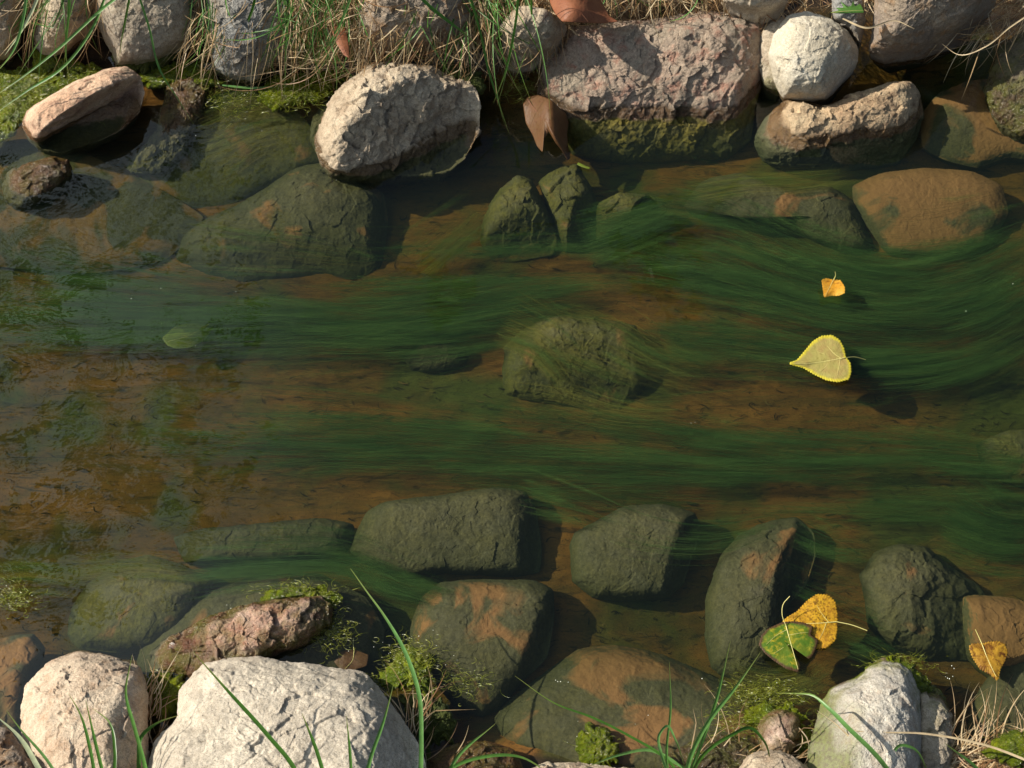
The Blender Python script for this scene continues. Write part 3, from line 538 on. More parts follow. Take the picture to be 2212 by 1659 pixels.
# ------------------------------------------------------------------ slime and moss cushions
def slime_mat(name, c1, c2, rough=.14, sc=160):
    m = N(name); geo = m.n('ShaderNodeNewGeometry'); pos = geo.outputs['Position']
    c = m.mix(m.rng(m.noise(pos, 45, 5, .6), .35, .62), c1, c2); c = m.mix(m.rng(m.noise(pos, 300, 4, .7), .5, .68, 0, .7), c, tuple(x*.25 for x in c1))
    h = m.math('ADD', m.noise(pos, sc, 6, .75, 1.2), m.math('MULTIPLY', m.vor(pos, sc*1.3), .3))
    return m.surf(m.pbsdf(c, rough, m.bump(h, .006, 1.0), spec=.5))
M['slime'] = slime_mat('wet_slime', srgb(124, 132, 22), srgb(80, 96, 18))
M['slime_bright'] = slime_mat('bright_slime', srgb(146, 154, 40), srgb(90, 110, 26), .2)
M['moss'] = slime_mat('moss', srgb(70, 84, 24), srgb(96, 104, 34), .8, 260)
def slime(label, outline, z0, z1, H, mat, **kw):
    q = closed_spline(outline, 46, .3); outline = q+rng.normal(0, 5.0, q.shape)
    o = solid('algae_clump', outline, z0, z1, H, M[mat], rough=.8, chip=.0, fine=3.0, back=.010, drop=.0, p=2, **kw)
    return tag(o, label, 'algae', 'slimy algae clumps at the waterline')
slime('yellow-green slime along the left edge behind the loaf-shaped rock', [(-60,160),(30,150),(100,140),(180,142),(230,152),(160,188),(95,225),(50,275),(10,300),(-60,330)], .002, -.006, .008, 'slime', seed=3)
slime('green slime tongue right of the loaf-shaped rock', [(290,165),(310,145),(360,138),(430,136),(470,160),(480,185),(430,180),(400,168),(360,178),(330,190)], .004, -.003, .010, 'slime', seed=5)
slime('greenish slime under the hanging grass left of the tan boulder', [(560,185),(620,160),(680,150),(740,145),(760,160),(720,195),(690,220),(640,225),(600,240),(570,215)], .004, -.004, .008, 'slime', seed=7)
slime('dark moss cushion on the right shoulder of the tan boulder', [(945,145),(980,140),(1030,150),(1046,170),(1042,200),(1020,190),(985,172)], .03, .02, .014, 'moss', seed=9)
slime('bright frothy green algae right of the largest boulder', [(820,1460),(850,1430),(880,1395),(905,1410),(925,1440),(938,1475),(940,1510),(915,1500),(880,1490),(840,1490)], .001, .003, .009, 'slime_bright', seed=13)
slime('dark mossy algae in the gap beside the largest boulder', [(870,1500),(930,1500),(975,1530),(985,1580),(950,1610),(905,1590),(880,1550)], -.002, .0, .012, 'moss', seed=15)
slime('bright green lump among the grass at the bottom edge', [(1245,1600),(1262,1575),(1295,1572),(1325,1605),(1340,1640),(1300,1665),(1260,1650)], .002, .004, .007, 'slime', seed=17)
slime('green slime on top of the bone-white boulder', [(1885,1432),(1915,1424),(1960,1432),(1985,1455),(2010,1480),(1990,1500),(1960,1470),(1925,1450)], .012, .012, .010, 'slime', seed=19)
slime('mossy slime between the cream rock and the rusty rock', [(310,1462),(350,1455),(395,1465),(410,1490),(390,1530),(360,1550),(322,1530),(308,1490)], .003, .004, .010, 'slime', seed=21)
slime('mossy clump around the small brown stone', [(1605,1550),(1640,1520),(1700,1515),(1738,1545),(1755,1600),(1735,1640),(1720,1590),(1690,1560),(1640,1570)], .001, .004, .008, 'slime', seed=23)
slime('mossy patch near the bottom right corner', [(2120,1625),(2160,1590),(2220,1570),(2280,1560),(2280,1640),(2180,1650)], .03, .04, .015, 'slime', seed=25)
slime('moss dripping below the narrow pale rock', [(72,110),(95,105),(120,125),(165,130),(190,148),(150,168),(100,165),(75,145)], .012, .0, .010, 'slime', seed=27)
slime('moss band on the foot of the broad grey rock', [(245,125),(290,118),(345,100),(380,90),(392,112),(375,135),(320,150),(262,150)], .022, .004, .016, 'moss', seed=29)
slime('green algae film above the rusty rock', [(560,1290),(620,1275),(690,1268),(735,1285),(730,1320),(712,1300),(690,1284),(620,1290)], .001, .0, .006, 'slime', seed=31)

fl_, fw_ = [], []
for (cx, cy, sx, sy, n, zc) in [(60,210,90,45,520,.004),(180,165,60,14,160,.004),(400,160,70,22,340,.004),(640,200,70,28,380,.003),(500,215,80,30,200,-.003),(885,1430,45,40,560,.005),(860,1470,50,26,240,.003),(1290,1605,30,26,160,.006),(1650,1500,80,26,420,.001),(1600,1560,60,30,240,.004),(1940,1430,60,16,200,.010),(690,1330,50,50,260,.001),(640,1275,70,12,200,.001),(350,1490,40,36,200,.004),(720,1370,40,40,200,.0),(30,1290,40,30,160,.001),(1000,1470,60,40,160,-.008),(1800,1600,60,50,200,.012),(1130,190,40,20,120,.0),(2200,1610,60,20,160,.03)]:
    x = rng.normal(cx, sx*.55, n); y = rng.normal(cy, sy*.55, n); a = rng.uniform(0, 6.28, n); L_ = rng.uniform(10, 46, n); cu = rng.normal(0, 3.0, n)
    u = np.linspace(0, 1, 9)[None]; aa = a[:, None]+cu[:, None]*u; px = x[:, None]+np.cumsum(np.cos(aa), 1)*L_[:, None]/9; py = y[:, None]+np.cumsum(np.sin(aa), 1)*L_[:, None]/9*.7
    fl_.append(W(px, py, zc+rng.normal(0, .002, n)[:, None]+.002*np.sin(u*6+a[:, None]))); fw_.append(rng.uniform(.0002, .0006, n))
MSL = blade_mat('slimy_filament', [srgb(96, 104, 26), srgb(136, 144, 40), srgb(164, 164, 80)], trans=.35, rough=.3)
o = ribbons('yellow_algae', np.concatenate(fl_), np.concatenate(fw_), MSL, up=(.1, -.3, 1)); tag(o, 'short tangled yellow-green algae threads at the waterline', 'algae', kind='stuff')

# ------------------------------------------------------------------ grass
def gz(px, py, dz=0.0):
    """approximate bank surface under a pixel"""
    z = np.full(np.shape(px), .08)
    for _ in range(4):
        p = W(px, py, z); z = np.maximum(ground_z(p[..., 0].reshape(-1, 1), p[..., 1].reshape(-1, 1)).reshape(np.shape(px)), 0)
    return z+dz
def clump(boxes, k=12, zt=.05):
    """boxes: (x0,x1,y0,y1, count, angle deg, spread, len0, len1, lift)"""
    L = []; Wd = []
    for (x0, x1, y0, y1, n, ang, spr, l0, l1, lift) in boxes:
        x = rng.uniform(x0, x1, n); y = rng.uniform(y0, y1, n); a = np.radians(ang+rng.normal(0, spr, n)); ln = rng.uniform(l0, l1, n)
        curl = rng.normal(0, .8, n); u = np.linspace(0, 1, k)[None]
        aa = a[:, None]+curl[:, None]*(u-.3); st = ln[:, None]/(k-1)
        kink = (rng.random(n) < .25)[:, None]*(u > rng.uniform(.3, .8, (n, 1)))*rng.normal(0, .9, (n, 1)); aa = aa+kink
        px = x[:, None]+np.cumsum(np.cos(aa)*st, 1); py = y[:, None]+np.cumsum(np.sin(aa)*st, 1)
        g0 = gz(x, y)[:, None]; g1 = np.maximum(gz(px[:, -1], py[:, -1])[:, None], .004)
        hgt = rng.uniform(.3, 1.2, (n, 1))*lift
        z = g0*(1-u)+g1*u+hgt*np.sin(np.pi*np.clip(u*.85+.1, 0, 1))+rng.uniform(.01, zt, (n, 1))*(1-.6*u)
        L.append(W(px, py, z)); Wd.append(rng.uniform(.0005, .0014, n))
    return np.concatenate(L), np.concatenate(Wd)
L, Wd = clump([(440,650,-90,30,220,100,22,60,190,.02),(470,620,-40,60,110,108,14,80,170,.015),(620,760,-90,20,460,96,24,70,190,.03),(740,1060,-90,60,1300,112,30,60,180,.03),
  (760,1050,-90,0,500,80,40,60,160,.04),(1020,1200,-90,60,700,105,35,50,140,.03),(1120,1230,-20,60,350,80,60,30,90,.03),(1240,1680,-90,5,700,60,60,40,120,.025),(660,1050,90,140,120,175,14,80,240,.005),
  (1650,1900,-90,-10,160,60,60,60,140,.03),(2100,2280,-60,60,220,150,40,60,170,.05),(190,240,-90,-20,70,95,18,80,200,.02),(60,130,-90,-10,70,100,25,90,180,.02),(410,470,-80,60,80,98,22,70,160,.02)], zt=.05)
o = ribbons('dry_grass', L, Wd, MAT_STRAW); tag(o, 'matted dry straw hanging over the far bank', 'dry grass', kind='stuff')
L, Wd = clump([(430,500,-90,0,50,100,15,90,200,.03),(620,760,-120,0,210,98,22,90,230,.04),(860,1130,-120,0,170,92,26,90,230,.04),(740,900,-120,-20,90,100,24,80,170,.04),(1040,1130,-120,-40,40,85,10,150,300,.04),
  (1250,1560,-110,-20,80,60,50,60,120,.03),(1900,1960,-90,-40,16,95,14,60,120,.02),(0,220,-120,-30,45,110,20,120,260,.04)], zt=.05)
o = ribbons('green_grass', L, Wd*1.3, MAT_GREEN, vee=.5); tag(o, 'fresh green grass hanging among the straw of the far bank', 'grass', kind='stuff')
L, Wd = clump([(1480,1760,1625,1700,110,-8,40,50,160,.008),(1700,2060,1635,1700,170,-3,30,60,200,.010),(2040,2280,1610,1700,360,-15,45,50,170,.014),(300,340,1500,1680,40,-80,16,60,140,.01),(870,930,1540,1690,40,-70,30,60,140,.01)], zt=.025)
o = ribbons('dry_grass', L, Wd, MAT_STRAW); tag(o, 'flattened straw along the near bank at the bottom right', 'dry grass', kind='stuff')

BL = 'single grass blades of the near bank'
def blade(label, pts, w, z0, z1, mat=MAT_GREEN, tone=.5, group=BL, zmid=None):
    """pts from base to tip in pixels"""
    c = open_spline(pts, 34); u = np.linspace(0, 1, 34); z = z0+(z1-z0)*u
    if zmid is not None: z = z+4*(zmid-(z0+z1)/2)*u*(1-u)
    o = ribbons('grass_blade', W(c[:, 0], c[:, 1], z)[None], [w*.72*DIST/F], mat, up=(.15, -.55, .8), tones=[tone], vee=.45)
    recentre(o); return tag(o, label, 'grass blade', group)
blade('straight green blade slanting across the left half of the largest boulder', [(660,1720),(635,1659),(580,1590),(490,1490),(417,1408)], 11, .10, .17, tone=.2)
blade('very long blade with a pale tip reaching into the water', [(905,1740),(910,1600),(905,1500),(878,1415),(830,1330),(790,1275),(757,1228)], 12, .05, .10, tone=.8)
blade('short green blade standing in the middle of the largest boulder', [(712,1720),(685,1625),(652,1540)], 10, .12, .16, tone=.3)
blade('tall curved green blade in the gap between the cream rock and the largest boulder', [(325,1720),(312,1650),(290,1570),(272,1500),(285,1415)], 10, .08, .13, tone=.6)
blade('broad whitish blade in the bottom left corner', [(140,1740),(90,1670),(40,1590),(-10,1545)], 14, .10, .13, MAT_PALEBLADE, .8)
blade('thin blade crossing the cream rock from the lower left', [(160,1740),(100,1640),(40,1570),(14,1535)], 8, .09, .14, tone=.9)
blade('bent olive blade arching left of the largest boulder', [(300,1700),(300,1640),(305,1592),(340,1562),(386,1545)], 11, .05, .06, tone=.1, zmid=.08)
blade('green blade over the middle of the cream rock', [(212,1740),(195,1620),(172,1540),(148,1498)], 9, .10, .14, tone=.3)
blade('second green blade over the right half of the cream rock', [(240,1740),(205,1600),(185,1512)], 9, .10, .15, tone=.5)
blade('olive blade bending down beside the cream rock gap', [(240,1720),(248,1620),(236,1560),(200,1530)], 9, .10, .10, tone=.1)
blade('tallest right-leaning blade of the bottom right tuft', [(1475,1720),(1490,1640),(1530,1560),(1585,1490),(1642,1410)], 13, .03, .15, tone=.8)
blade('upright thin blade of the bottom right tuft', [(1478,1700),(1510,1620),(1545,1520),(1578,1384)], 10, .03, .15, tone=.7)
blade('vertical green blade left of the bottom right tuft', [(1445,1700),(1440,1620),(1448,1540),(1446,1430)], 7, .03, .12, tone=.7)
blade('thin dark green blade pointing up to the left', [(1500,1720),(1440,1640),(1360,1590),(1280,1550),(1200,1520),(1112,1460)], 7, .03, .09, tone=.3)
blade('kinked blade arching over the bone-white boulder', [(1955,1720),(1900,1640),(1830,1570),(1790,1530),(1750,1500),(1720,1498),(1680,1497)], 12, .05, .08, tone=.8, zmid=.11)
blade('short bright blade reaching right beside the largest boulder', [(950,1720),(985,1640),(1070,1563)], 10, .03, .08, tone=.7)
blade('green blade leaning over the right shoulder of the largest boulder', [(780,1740),(800,1640),(828,1560),(850,1478)], 10, .12, .16, tone=.7)
blade('slim upright blade near the right end of the largest boulder', [(760,1740),(757,1640),(748,1545)], 8, .12, .15, tone=.3)
blade('arching blade along the bottom edge', [(920,1740),(975,1660),(1050,1634),(1120,1634),(1200,1680)], 10, .03, .03, tone=.6, zmid=.05)
blade('curling blade of the bottom right tuft', [(1455,1700),(1432,1640),(1425,1585),(1440,1568),(1460,1600),(1480,1660)], 8, .03, .04, tone=.9, zmid=.08)
blade('olive blade drooping right of the bottom right tuft', [(1480,1700),(1520,1630),(1580,1588),(1620,1572),(1650,1600),(1668,1680)], 10, .03, .03, tone=.1, zmid=.09)
blade('flat green blade lying left of the bottom right tuft', [(1480,1660),(1400,1620),(1340,1630),(1260,1660)], 9, .03, .04, tone=.9)
blade('arched green blade at the foot of the bone-white boulder', [(1890,1720),(1920,1650),(1945,1610),(1970,1615),(2010,1680)], 9, .04, .04, tone=.8, zmid=.08)
blade('short green blade rising near the bottom right corner', [(2160,1720),(2100,1650),(2060,1620),(2040,1605)], 9, .04, .09, tone=.7)
blade('long straw stalk crossing the bone-white boulder', [(2260,1660),(2130,1610),(2000,1585),(1860,1580),(1790,1570)], 6, .07, .08, MAT_STRAW, .6)
blade('straw stalk leaning over the mossy foot of the bone-white boulder', [(1920,1720),(1860,1620),(1800,1560),(1765,1535)], 6, .05, .08, MAT_STRAW, .7)
GT = 'single grass blades of the far bank'
blade('floating green blade lying on the water under the blue-grey rock', [(480,184),(550,190),(620,183),(665,172)], 7, .003, .006, tone=.8, group=GT)
blade('long thin blade trailing into the water beside the narrow ridge', [(290,-40),(322,60),(345,150),(385,215),(418,268)], 7, .17, .008, tone=.7, group=GT)
blade('longest green blade sweeping down to the left edge', [(340,-70),(220,20),(120,110),(50,165),(-30,220)], 10, .19, .07, tone=.7, group=GT)
blade('lower green blade sweeping down to the left edge', [(235,-30),(200,60),(130,150),(60,195),(-30,260)], 9, .16, .05, tone=.6, group=GT)
blade('green blade hanging across the narrow pale rock', [(150,-60),(148,30),(142,110),(150,175)], 8, .19, .04, tone=.6, group=GT)
blade('green blade hooking left near the top left corner', [(60,-60),(50,40),(28,110),(-20,170)], 10, .19, .07, tone=.9, group=GT)
blade('whitish blade glinting at the top left corner', [(95,-50),(75,10),(50,60),(10,120)], 11, .2, .09, MAT_PALEBLADE, .9, GT)
blade('olive blade hanging over the left side of the broad grey rock', [(290,-60),(275,20),(262,90),(258,125)], 8, .18, .04, tone=.2, group=GT)
blade('olive blade hanging over the left part of the blue-grey rock', [(560,-60),(545,20),(520,80),(502,150)], 9, .18, .02, tone=.1, group=GT)
blade('tall green blade dropping into the dark gap right of the tan boulder', [(1125,-60),(1112,60),(1090,160),(1065,225)], 9, .19, .015, tone=.5, group=GT)
blade('thin blade dangling in the dark gap right of the tan boulder', [(1000,-60),(1040,80),(1055,150),(1075,215),(1100,290)], 8, .19, .004, tone=.3, group=GT)
blade('broad green blade slanting down in the middle of the straw', [(860,-60),(930,15),(1000,70),(1035,100)], 12, .2, .11, tone=.4, group=GT)
blade('green blade hanging left of the small straw-covered rock', [(1150,-60),(1148,20),(1152,80),(1175,145)], 8, .19, .03, tone=.4, group=GT)
blade('pale green blade in front of the straw left of the tan boulder', [(770,-40),(740,40),(700,120),(688,165)], 8, .19, .03, tone=.9, group=GT)
blade('dry stalk curling in front of the big ochre and grey rock', [(1820,40),(1870,60),(1935,45),(1975,62)], 6, .15, .14, MAT_STRAW, .6, GT)
blade('dry stalk curling over the dark pool at the right', [(2240,20),(2180,60),(2130,100),(2070,118),(2035,95)], 5, .17, .10, MAT_STRAW, .6, GT)

# ------------------------------------------------------------------ leaves
def leaf_mat(name, base, spot, vein, spots=.5, trans=.3, scale=260, edge=None):
    m = N(name); geo = m.n('ShaderNodeNewGeometry'); pos = geo.outputs['Position']
    c = m.mix(m.rng(m.noise(pos, scale, 5, .7, .4), .62-.2*spots, .70-.2*spots+.08), base, spot)
    c = m.mix(m.rng(m.noise(pos, 60, 4, .6), .45, .65, 0, .55), c, vein)
    ed = m.n('ShaderNodeAttribute', attribute_name='rim')
    if edge: c = m.mix(m.rng(m.math('ADD', ed.outputs['Fac'], m.math('MULTIPLY', m.noise(pos, 150, 3), .2)), .94, 1.04, 0, .9), c, edge)
    wv = m.n('ShaderNodeTexWave'); wv.inputs['Scale'].default_value = 60; wv.inputs['Distortion'].default_value = 3; m.put(wv.inputs['Vector'], pos)
    h = m.math('ADD', m.noise(pos, 300, 4, .6), m.math('MULTIPLY', wv.outputs['Fac'], .06))
    p = m.pbsdf(c, .5, m.bump(h, .0012, .6), spec=.3); t = m.n('ShaderNodeBsdfTranslucent'); m.put(t.inputs[0], c); mx = m.n('ShaderNodeMixShader'); mx.inputs[0].default_value = trans
    m.t.links.new(p, mx.inputs[1]); m.t.links.new(t.outputs[0], mx.inputs[2]); return m.surf(mx.outputs[0])
def serrate(o, n, amp, step):
    B = closed_spline(o, n, .12); d = np.roll(B, -1, 0)-np.roll(B, 1, 0); d /= np.linalg.norm(d, axis=1, keepdims=True)+1e-9
    nn = np.stack([d[:, 1], -d[:, 0]], 1); s = np.arange(n)*np.linalg.norm(np.roll(B, -1, 0)-B, axis=1).mean()
    return B+nn*(amp*np.abs(np.sin(s/step*math.pi)))[:, None]
def leaf(label, outline, centre, z, mat, name='fallen_leaf', amp=2.4, step=6, curl=None, rib=None, ribw=2.4, stem=None, stemw=2.2, ribmat=None, side=(), n=260, thick=.0004, dome=.002, zstem=None):
    root = empty(name, W(centre[0], centre[1], z)); tag(root, label, 'leaf')
    rl = np.array(root.location)
    B = serrate(outline, n, amp, step); c = np.array(centre, float); nr = 22; r = np.linspace(0.01, 1, nr)
    P = c+(B-c)[None]*r[:, None, None]
    def hz(px, py, rr):
        v = z+dome*(1-rr**2); q = np.stack([px, py, 0*px], -1).reshape(-1, 3)*.02; v = v+fbm(q, 3, int(centre[0])).reshape(np.shape(px))*.0016
        return v+(curl(px, py) if curl else 0)
    rr = np.repeat(r[:, None], n, 1); zz = hz(P[..., 0], P[..., 1], rr)
    top = W(P[..., 0], P[..., 1], zz); bot = top-np.array([0, 0, thick])
    V = np.concatenate([top, bot[::-1]]).reshape(-1, 3)-rl
    mesh('blade', V, grid_faces(2*nr, n, True)[:, ::-1], mat, root, attr={'rim': np.concatenate([rr, rr[::-1]]).reshape(-1)})
    def tube(nm, pts, w, zoff, zend=None, tp=(1, .4)):
        q = open_spline(pts, 24); 
        zq = hz(q[:, 0], q[:, 1], np.full(24, .5))+zoff
        if zend is not None: zq = np.linspace(zq[0], zend, 24)
        L = W(q[:, 0], q[:, 1], zq); T = np.gradient(L, axis=0); T /= np.linalg.norm(T, axis=1, keepdims=True)
        a = np.cross(T, [0, 0, 1.0]); a /= np.linalg.norm(a, axis=1, keepdims=True)+1e-9; b = np.cross(T, a)
        rad = (np.linspace(tp[0], tp[1], 24)*w*DIST/F*.36)[:, None, None]; th = np.arange(6)/6*2*math.pi
        Vt = L[:, None]+rad*(a[:, None]*np.cos(th)[None, :, None]+b[:, None]*np.sin(th)[None, :, None])
        return mesh(nm, Vt.reshape(-1, 3)-rl, grid_faces(24, 6, True), ribmat or MAT_RIB, root)
    if rib: tube('midrib', rib, ribw, .0003)
    for s_ in side: tube('side_vein', s_, ribw*.55, .0002)
    if stem: tube('stem', stem, stemw, 0.0, zstem if zstem is not None else z+.001, (1, .8))
    return root
m = N('pale_rib'); MAT_RIB = m.surf(m.pbsdf(srgb(214, 204, 130), .5))
m = N('brown_rib'); MAT_RIBB = m.surf(m.pbsdf(srgb(120, 74, 50), .6))
L1 = leaf_mat('pale_yellow_leaf', srgb(178, 168, 96), srgb(150, 138, 70), srgb(176, 142, 92), .45, edge=srgb(214, 200, 60))
L2 = leaf_mat('orange_leaf', srgb(222, 160, 48), srgb(150, 86, 30), srgb(230, 190, 80), .6)
L3 = leaf_mat('spotted_yellow_leaf', srgb(214, 168, 44), srgb(112, 76, 24), srgb(196, 142, 44), .8, scale=330)
L4 = leaf_mat('green_leaf_edged_brown', srgb(84, 118, 34), srgb(196, 176, 50), srgb(120, 126, 40), .62, scale=110, edge=srgb(84, 52, 44))
L5 = leaf_mat('brownish_yellow_leaf', srgb(190, 146, 48), srgb(104, 64, 26), srgb(140, 94, 36), .85, scale=150)
L6 = leaf_mat('drowned_green_leaf', srgb(106, 122, 40), srgb(86, 104, 34), srgb(110, 114, 46), .4)
L7 = leaf_mat('brown_leather_leaf', srgb(136, 84, 58), srgb(98, 58, 40), srgb(150, 100, 70), .4, trans=.12)
L8 = leaf_mat('wet_brown_leaf', srgb(96, 68, 40), srgb(78, 42, 30), srgb(104, 68, 42), .4, trans=.12)
L9 = leaf_mat('dandelion_green', srgb(92, 136, 62), srgb(112, 152, 74), srgb(84, 124, 54), .3, trans=.4)
leaf('large pale yellow serrated leaf floating on the green water', [(1706,785),(1722,779),(1740,758),(1757,738),(1775,727),(1797,725),(1813,735),(1822,752),(1826,771),(1836,784),(1838,803),(1833,818),(1810,824),(1786,820),(1760,808),(1735,793)], (1790,777), .004, L1,
     rib=[(1824,773),(1790,779),(1750,785),(1714,786)], stem=[(1824,773),(1846,771),(1870,777)], stemw=1.8, side=[[(1818,775),(1800,762),(1788,748)],[(1815,776),(1812,795),(1808,812)],[(1795,779),(1780,765),(1765,760)],[(1790,780),(1780,796),(1770,802)]], curl=lambda x, y: ((x-1775)/60)**2*.002, zstem=-.004)
leaf('small curled orange leaf floating above the pale yellow one', [(1776,605),(1785,602),(1800,605),(1815,606),(1824,620),(1824,632),(1812,638),(1795,638),(1781,641),(1779,628),(1777,614)], (1802,622), .005, L2, amp=1.5, rib=[(1800,605),(1790,625),(1782,640)], ribw=1.6, stem=[(1800,605),(1805,595),(1804,587)], curl=lambda x, y: ((x-1800)/25)**2*.004+.003, n=120, zstem=.02)
leaf('bright yellow speckled leaf underneath the green torn leaf', [(1692,1345),(1700,1335),(1722,1322),(1745,1298),(1765,1285),(1788,1286),(1803,1300),(1808,1325),(1808,1355),(1804,1382),(1785,1398),(1762,1399),(1740,1385),(1715,1365)], (1760,1342), .004, L3,
     rib=[(1807,1343),(1770,1346),(1730,1347),(1695,1346)], stem=[(1807,1343),(1840,1350),(1873,1362)], stemw=2.4, zstem=.004, side=[[(1790,1344),(1775,1325),(1765,1308)],[(1785,1345),(1778,1365),(1770,1380)]])
leaf('green torn leaf with brown edges lying on the yellow one', [(1689,1343),(1659,1357),(1645,1371),(1638,1393),(1652,1412),(1670,1427),(1697,1445),(1725,1453),(1729,1437),(1718,1410),(1710,1396),(1725,1399),(1739,1408),(1746,1424),(1754,1420),(1762,1407),(1769,1383),(1753,1371),(1757,1352),(1733,1343),(1711,1341)], (1695,1385), .0085, L4,
     rib=[(1698,1352),(1705,1378),(1714,1410),(1724,1446)], stem=[(1698,1352),(1690,1330),(1692,1305),(1706,1288)], zstem=.03, amp=1.6, side=[[(1700,1360),(1678,1372),(1655,1392)],[(1704,1372),(1725,1368),(1745,1366)],[(1708,1390),(1690,1400),(1672,1412)]])
leaf('small brown-blotched yellow heart-shaped leaf at the right edge', [(2094,1398),(2100,1392),(2112,1391),(2122,1392),(2135,1388),(2155,1386),(2170,1392),(2176,1408),(2170,1428),(2160,1445),(2155,1469),(2140,1456),(2118,1444),(2102,1420)], (2136,1422), .004, L5,
     rib=[(2122,1393),(2132,1420),(2152,1462)], stem=[(2122,1393),(2114,1375),(2107,1360)], zstem=-.01)
leaf('drowned yellow-green leaf beneath the branch reflections', [(352,730),(380,705),(420,697),(458,695),(455,715),(440,735),(410,750),(380,752),(362,745)], (410,722), -.020, L6, amp=1.4, rib=[(452,700),(410,724),(362,738)], ribw=1.6, curl=lambda x, y: -(x-410)*.0001)
def tube_curl(x, y):
    return .020*np.exp(-((x-1190)/30.0)**2)-.010*((y-255)/60.0)
leaf('curled brown leaf half sunk against the pink boulder', [(1130,225),(1140,210),(1162,205),(1190,215),(1222,245),(1228,265),(1225,290),(1228,320),(1232,340),(1226,346),(1214,325),(1200,308),(1186,285),(1176,300),(1172,328),(1160,315),(1150,290),(1136,265)], (1178,258), .004, L8, amp=0, rib=[(1140,215),(1165,250),(1182,285)], ribmat=MAT_RIBB, curl=tube_curl, dome=.006, thick=.0007)
leaf('folded brown leaf lying in the grass at the top edge', [(1182,-20),(1230,-40),(1262,-20),(1275,0),(1290,-30),(1300,5),(1318,35),(1335,46),(1300,50),(1260,48),(1215,46),(1200,30),(1190,10)], (1250,15), .118, L7, amp=0, rib=[(1210,-20),(1240,10),(1270,46)], ribmat=MAT_RIBB, curl=lambda x, y: .010*np.sin((x-1190)/28), dome=.008, thick=.0007)
leaf('dry brown leaf standing in the grass left of the tan boulder', [(722,55),(745,60),(752,90),(755,125),(742,118),(728,95),(718,70)], (738,88), .10, L7, amp=0, n=100, rib=[(728,58),(738,90),(750,122)], ribmat=MAT_RIBB)
leaf('bright green toothed dandelion leaf above the white rock', [(1794,27),(1812,22),(1806,17),(1822,16),(1816,3),(1832,14),(1840,12),(1843,2),(1848,14),(1858,8),(1864,18),(1866,27),(1840,28),(1815,29)], (1835,21), .140, L9, amp=0, n=180, rib=[(1796,27),(1830,24),(1864,22)], ribw=1.5)
leaf('drowned brown leaf just off the largest boulder', [(722,1408),(740,1402),(770,1405),(796,1415),(792,1438),(760,1448),(735,1445),(722,1430)], (758,1424), -.016, L8, amp=0, n=120, rib=[(765,1405),(762,1425),(745,1445)], stem=[(765,1405),(763,1390),(764,1378)], ribmat=MAT_RIB)
leaf('tiny yellow petal-like leaf scrap on the water below the pink boulder', [(1246,355),(1250,351),(1265,358),(1275,362),(1272,365),(1258,361)], (1260,358), .003, L6, amp=0, n=60, dome=.0005)

# bubbles and froth specks on the surface
V = []; Fs = []; b = 0; rb = np.random.default_rng(9)
for (cx, cy, sx, sy, n) in [(495,1305,6,8,3),(590,1290,40,8,8),(880,1420,45,30,26),(905,1385,20,10,10),(1495,912,4,4,2),(2040,1450,30,12,8),(1650,1500,50,12,14),(640,200,60,14,16),(150,175,70,12,22),(420,170,50,10,14),(60,225,40,20,14),(500,300,80,50,6),(1330,1590,60,20,10),(720,1370,16,20,12),(30,1290,20,20,8),(1265,1590,16,14,8),(1215,1470,8,8,4),(360,650,120,60,5),(2100,640,60,40,2)]:
    for _ in range(n):
        c = W(cx+rb.normal(0, sx), cy+rb.normal(0, sy), .0005); s = rb.uniform(.00018, .0006)
        th = np.arange(8)/8*2*math.pi
        for ph in (0.0, .5, 1.0):
            V += [c+s*np.array([math.cos(t)*math.cos(ph), math.sin(t)*math.cos(ph), math.sin(ph)]) for t in th]
        V.append(c+np.array([0, 0, s])); g_ = grid_faces(3, 8, True, b).tolist(); Fs += g_; Fs += [[b+16+i, b+16+(i+1) % 8, b+16+(i+2) % 8, b+24] for i in range(0, 8, 2)]; b += 25
m = N('froth'); MF = m.surf(m.pbsdf(srgb(225, 228, 215), .12, spec=.8))
o = mesh('froth', V, Fs, MF); tag(o, 'tiny pale bubbles and froth specks floating on the water', 'froth', kind='stuff')
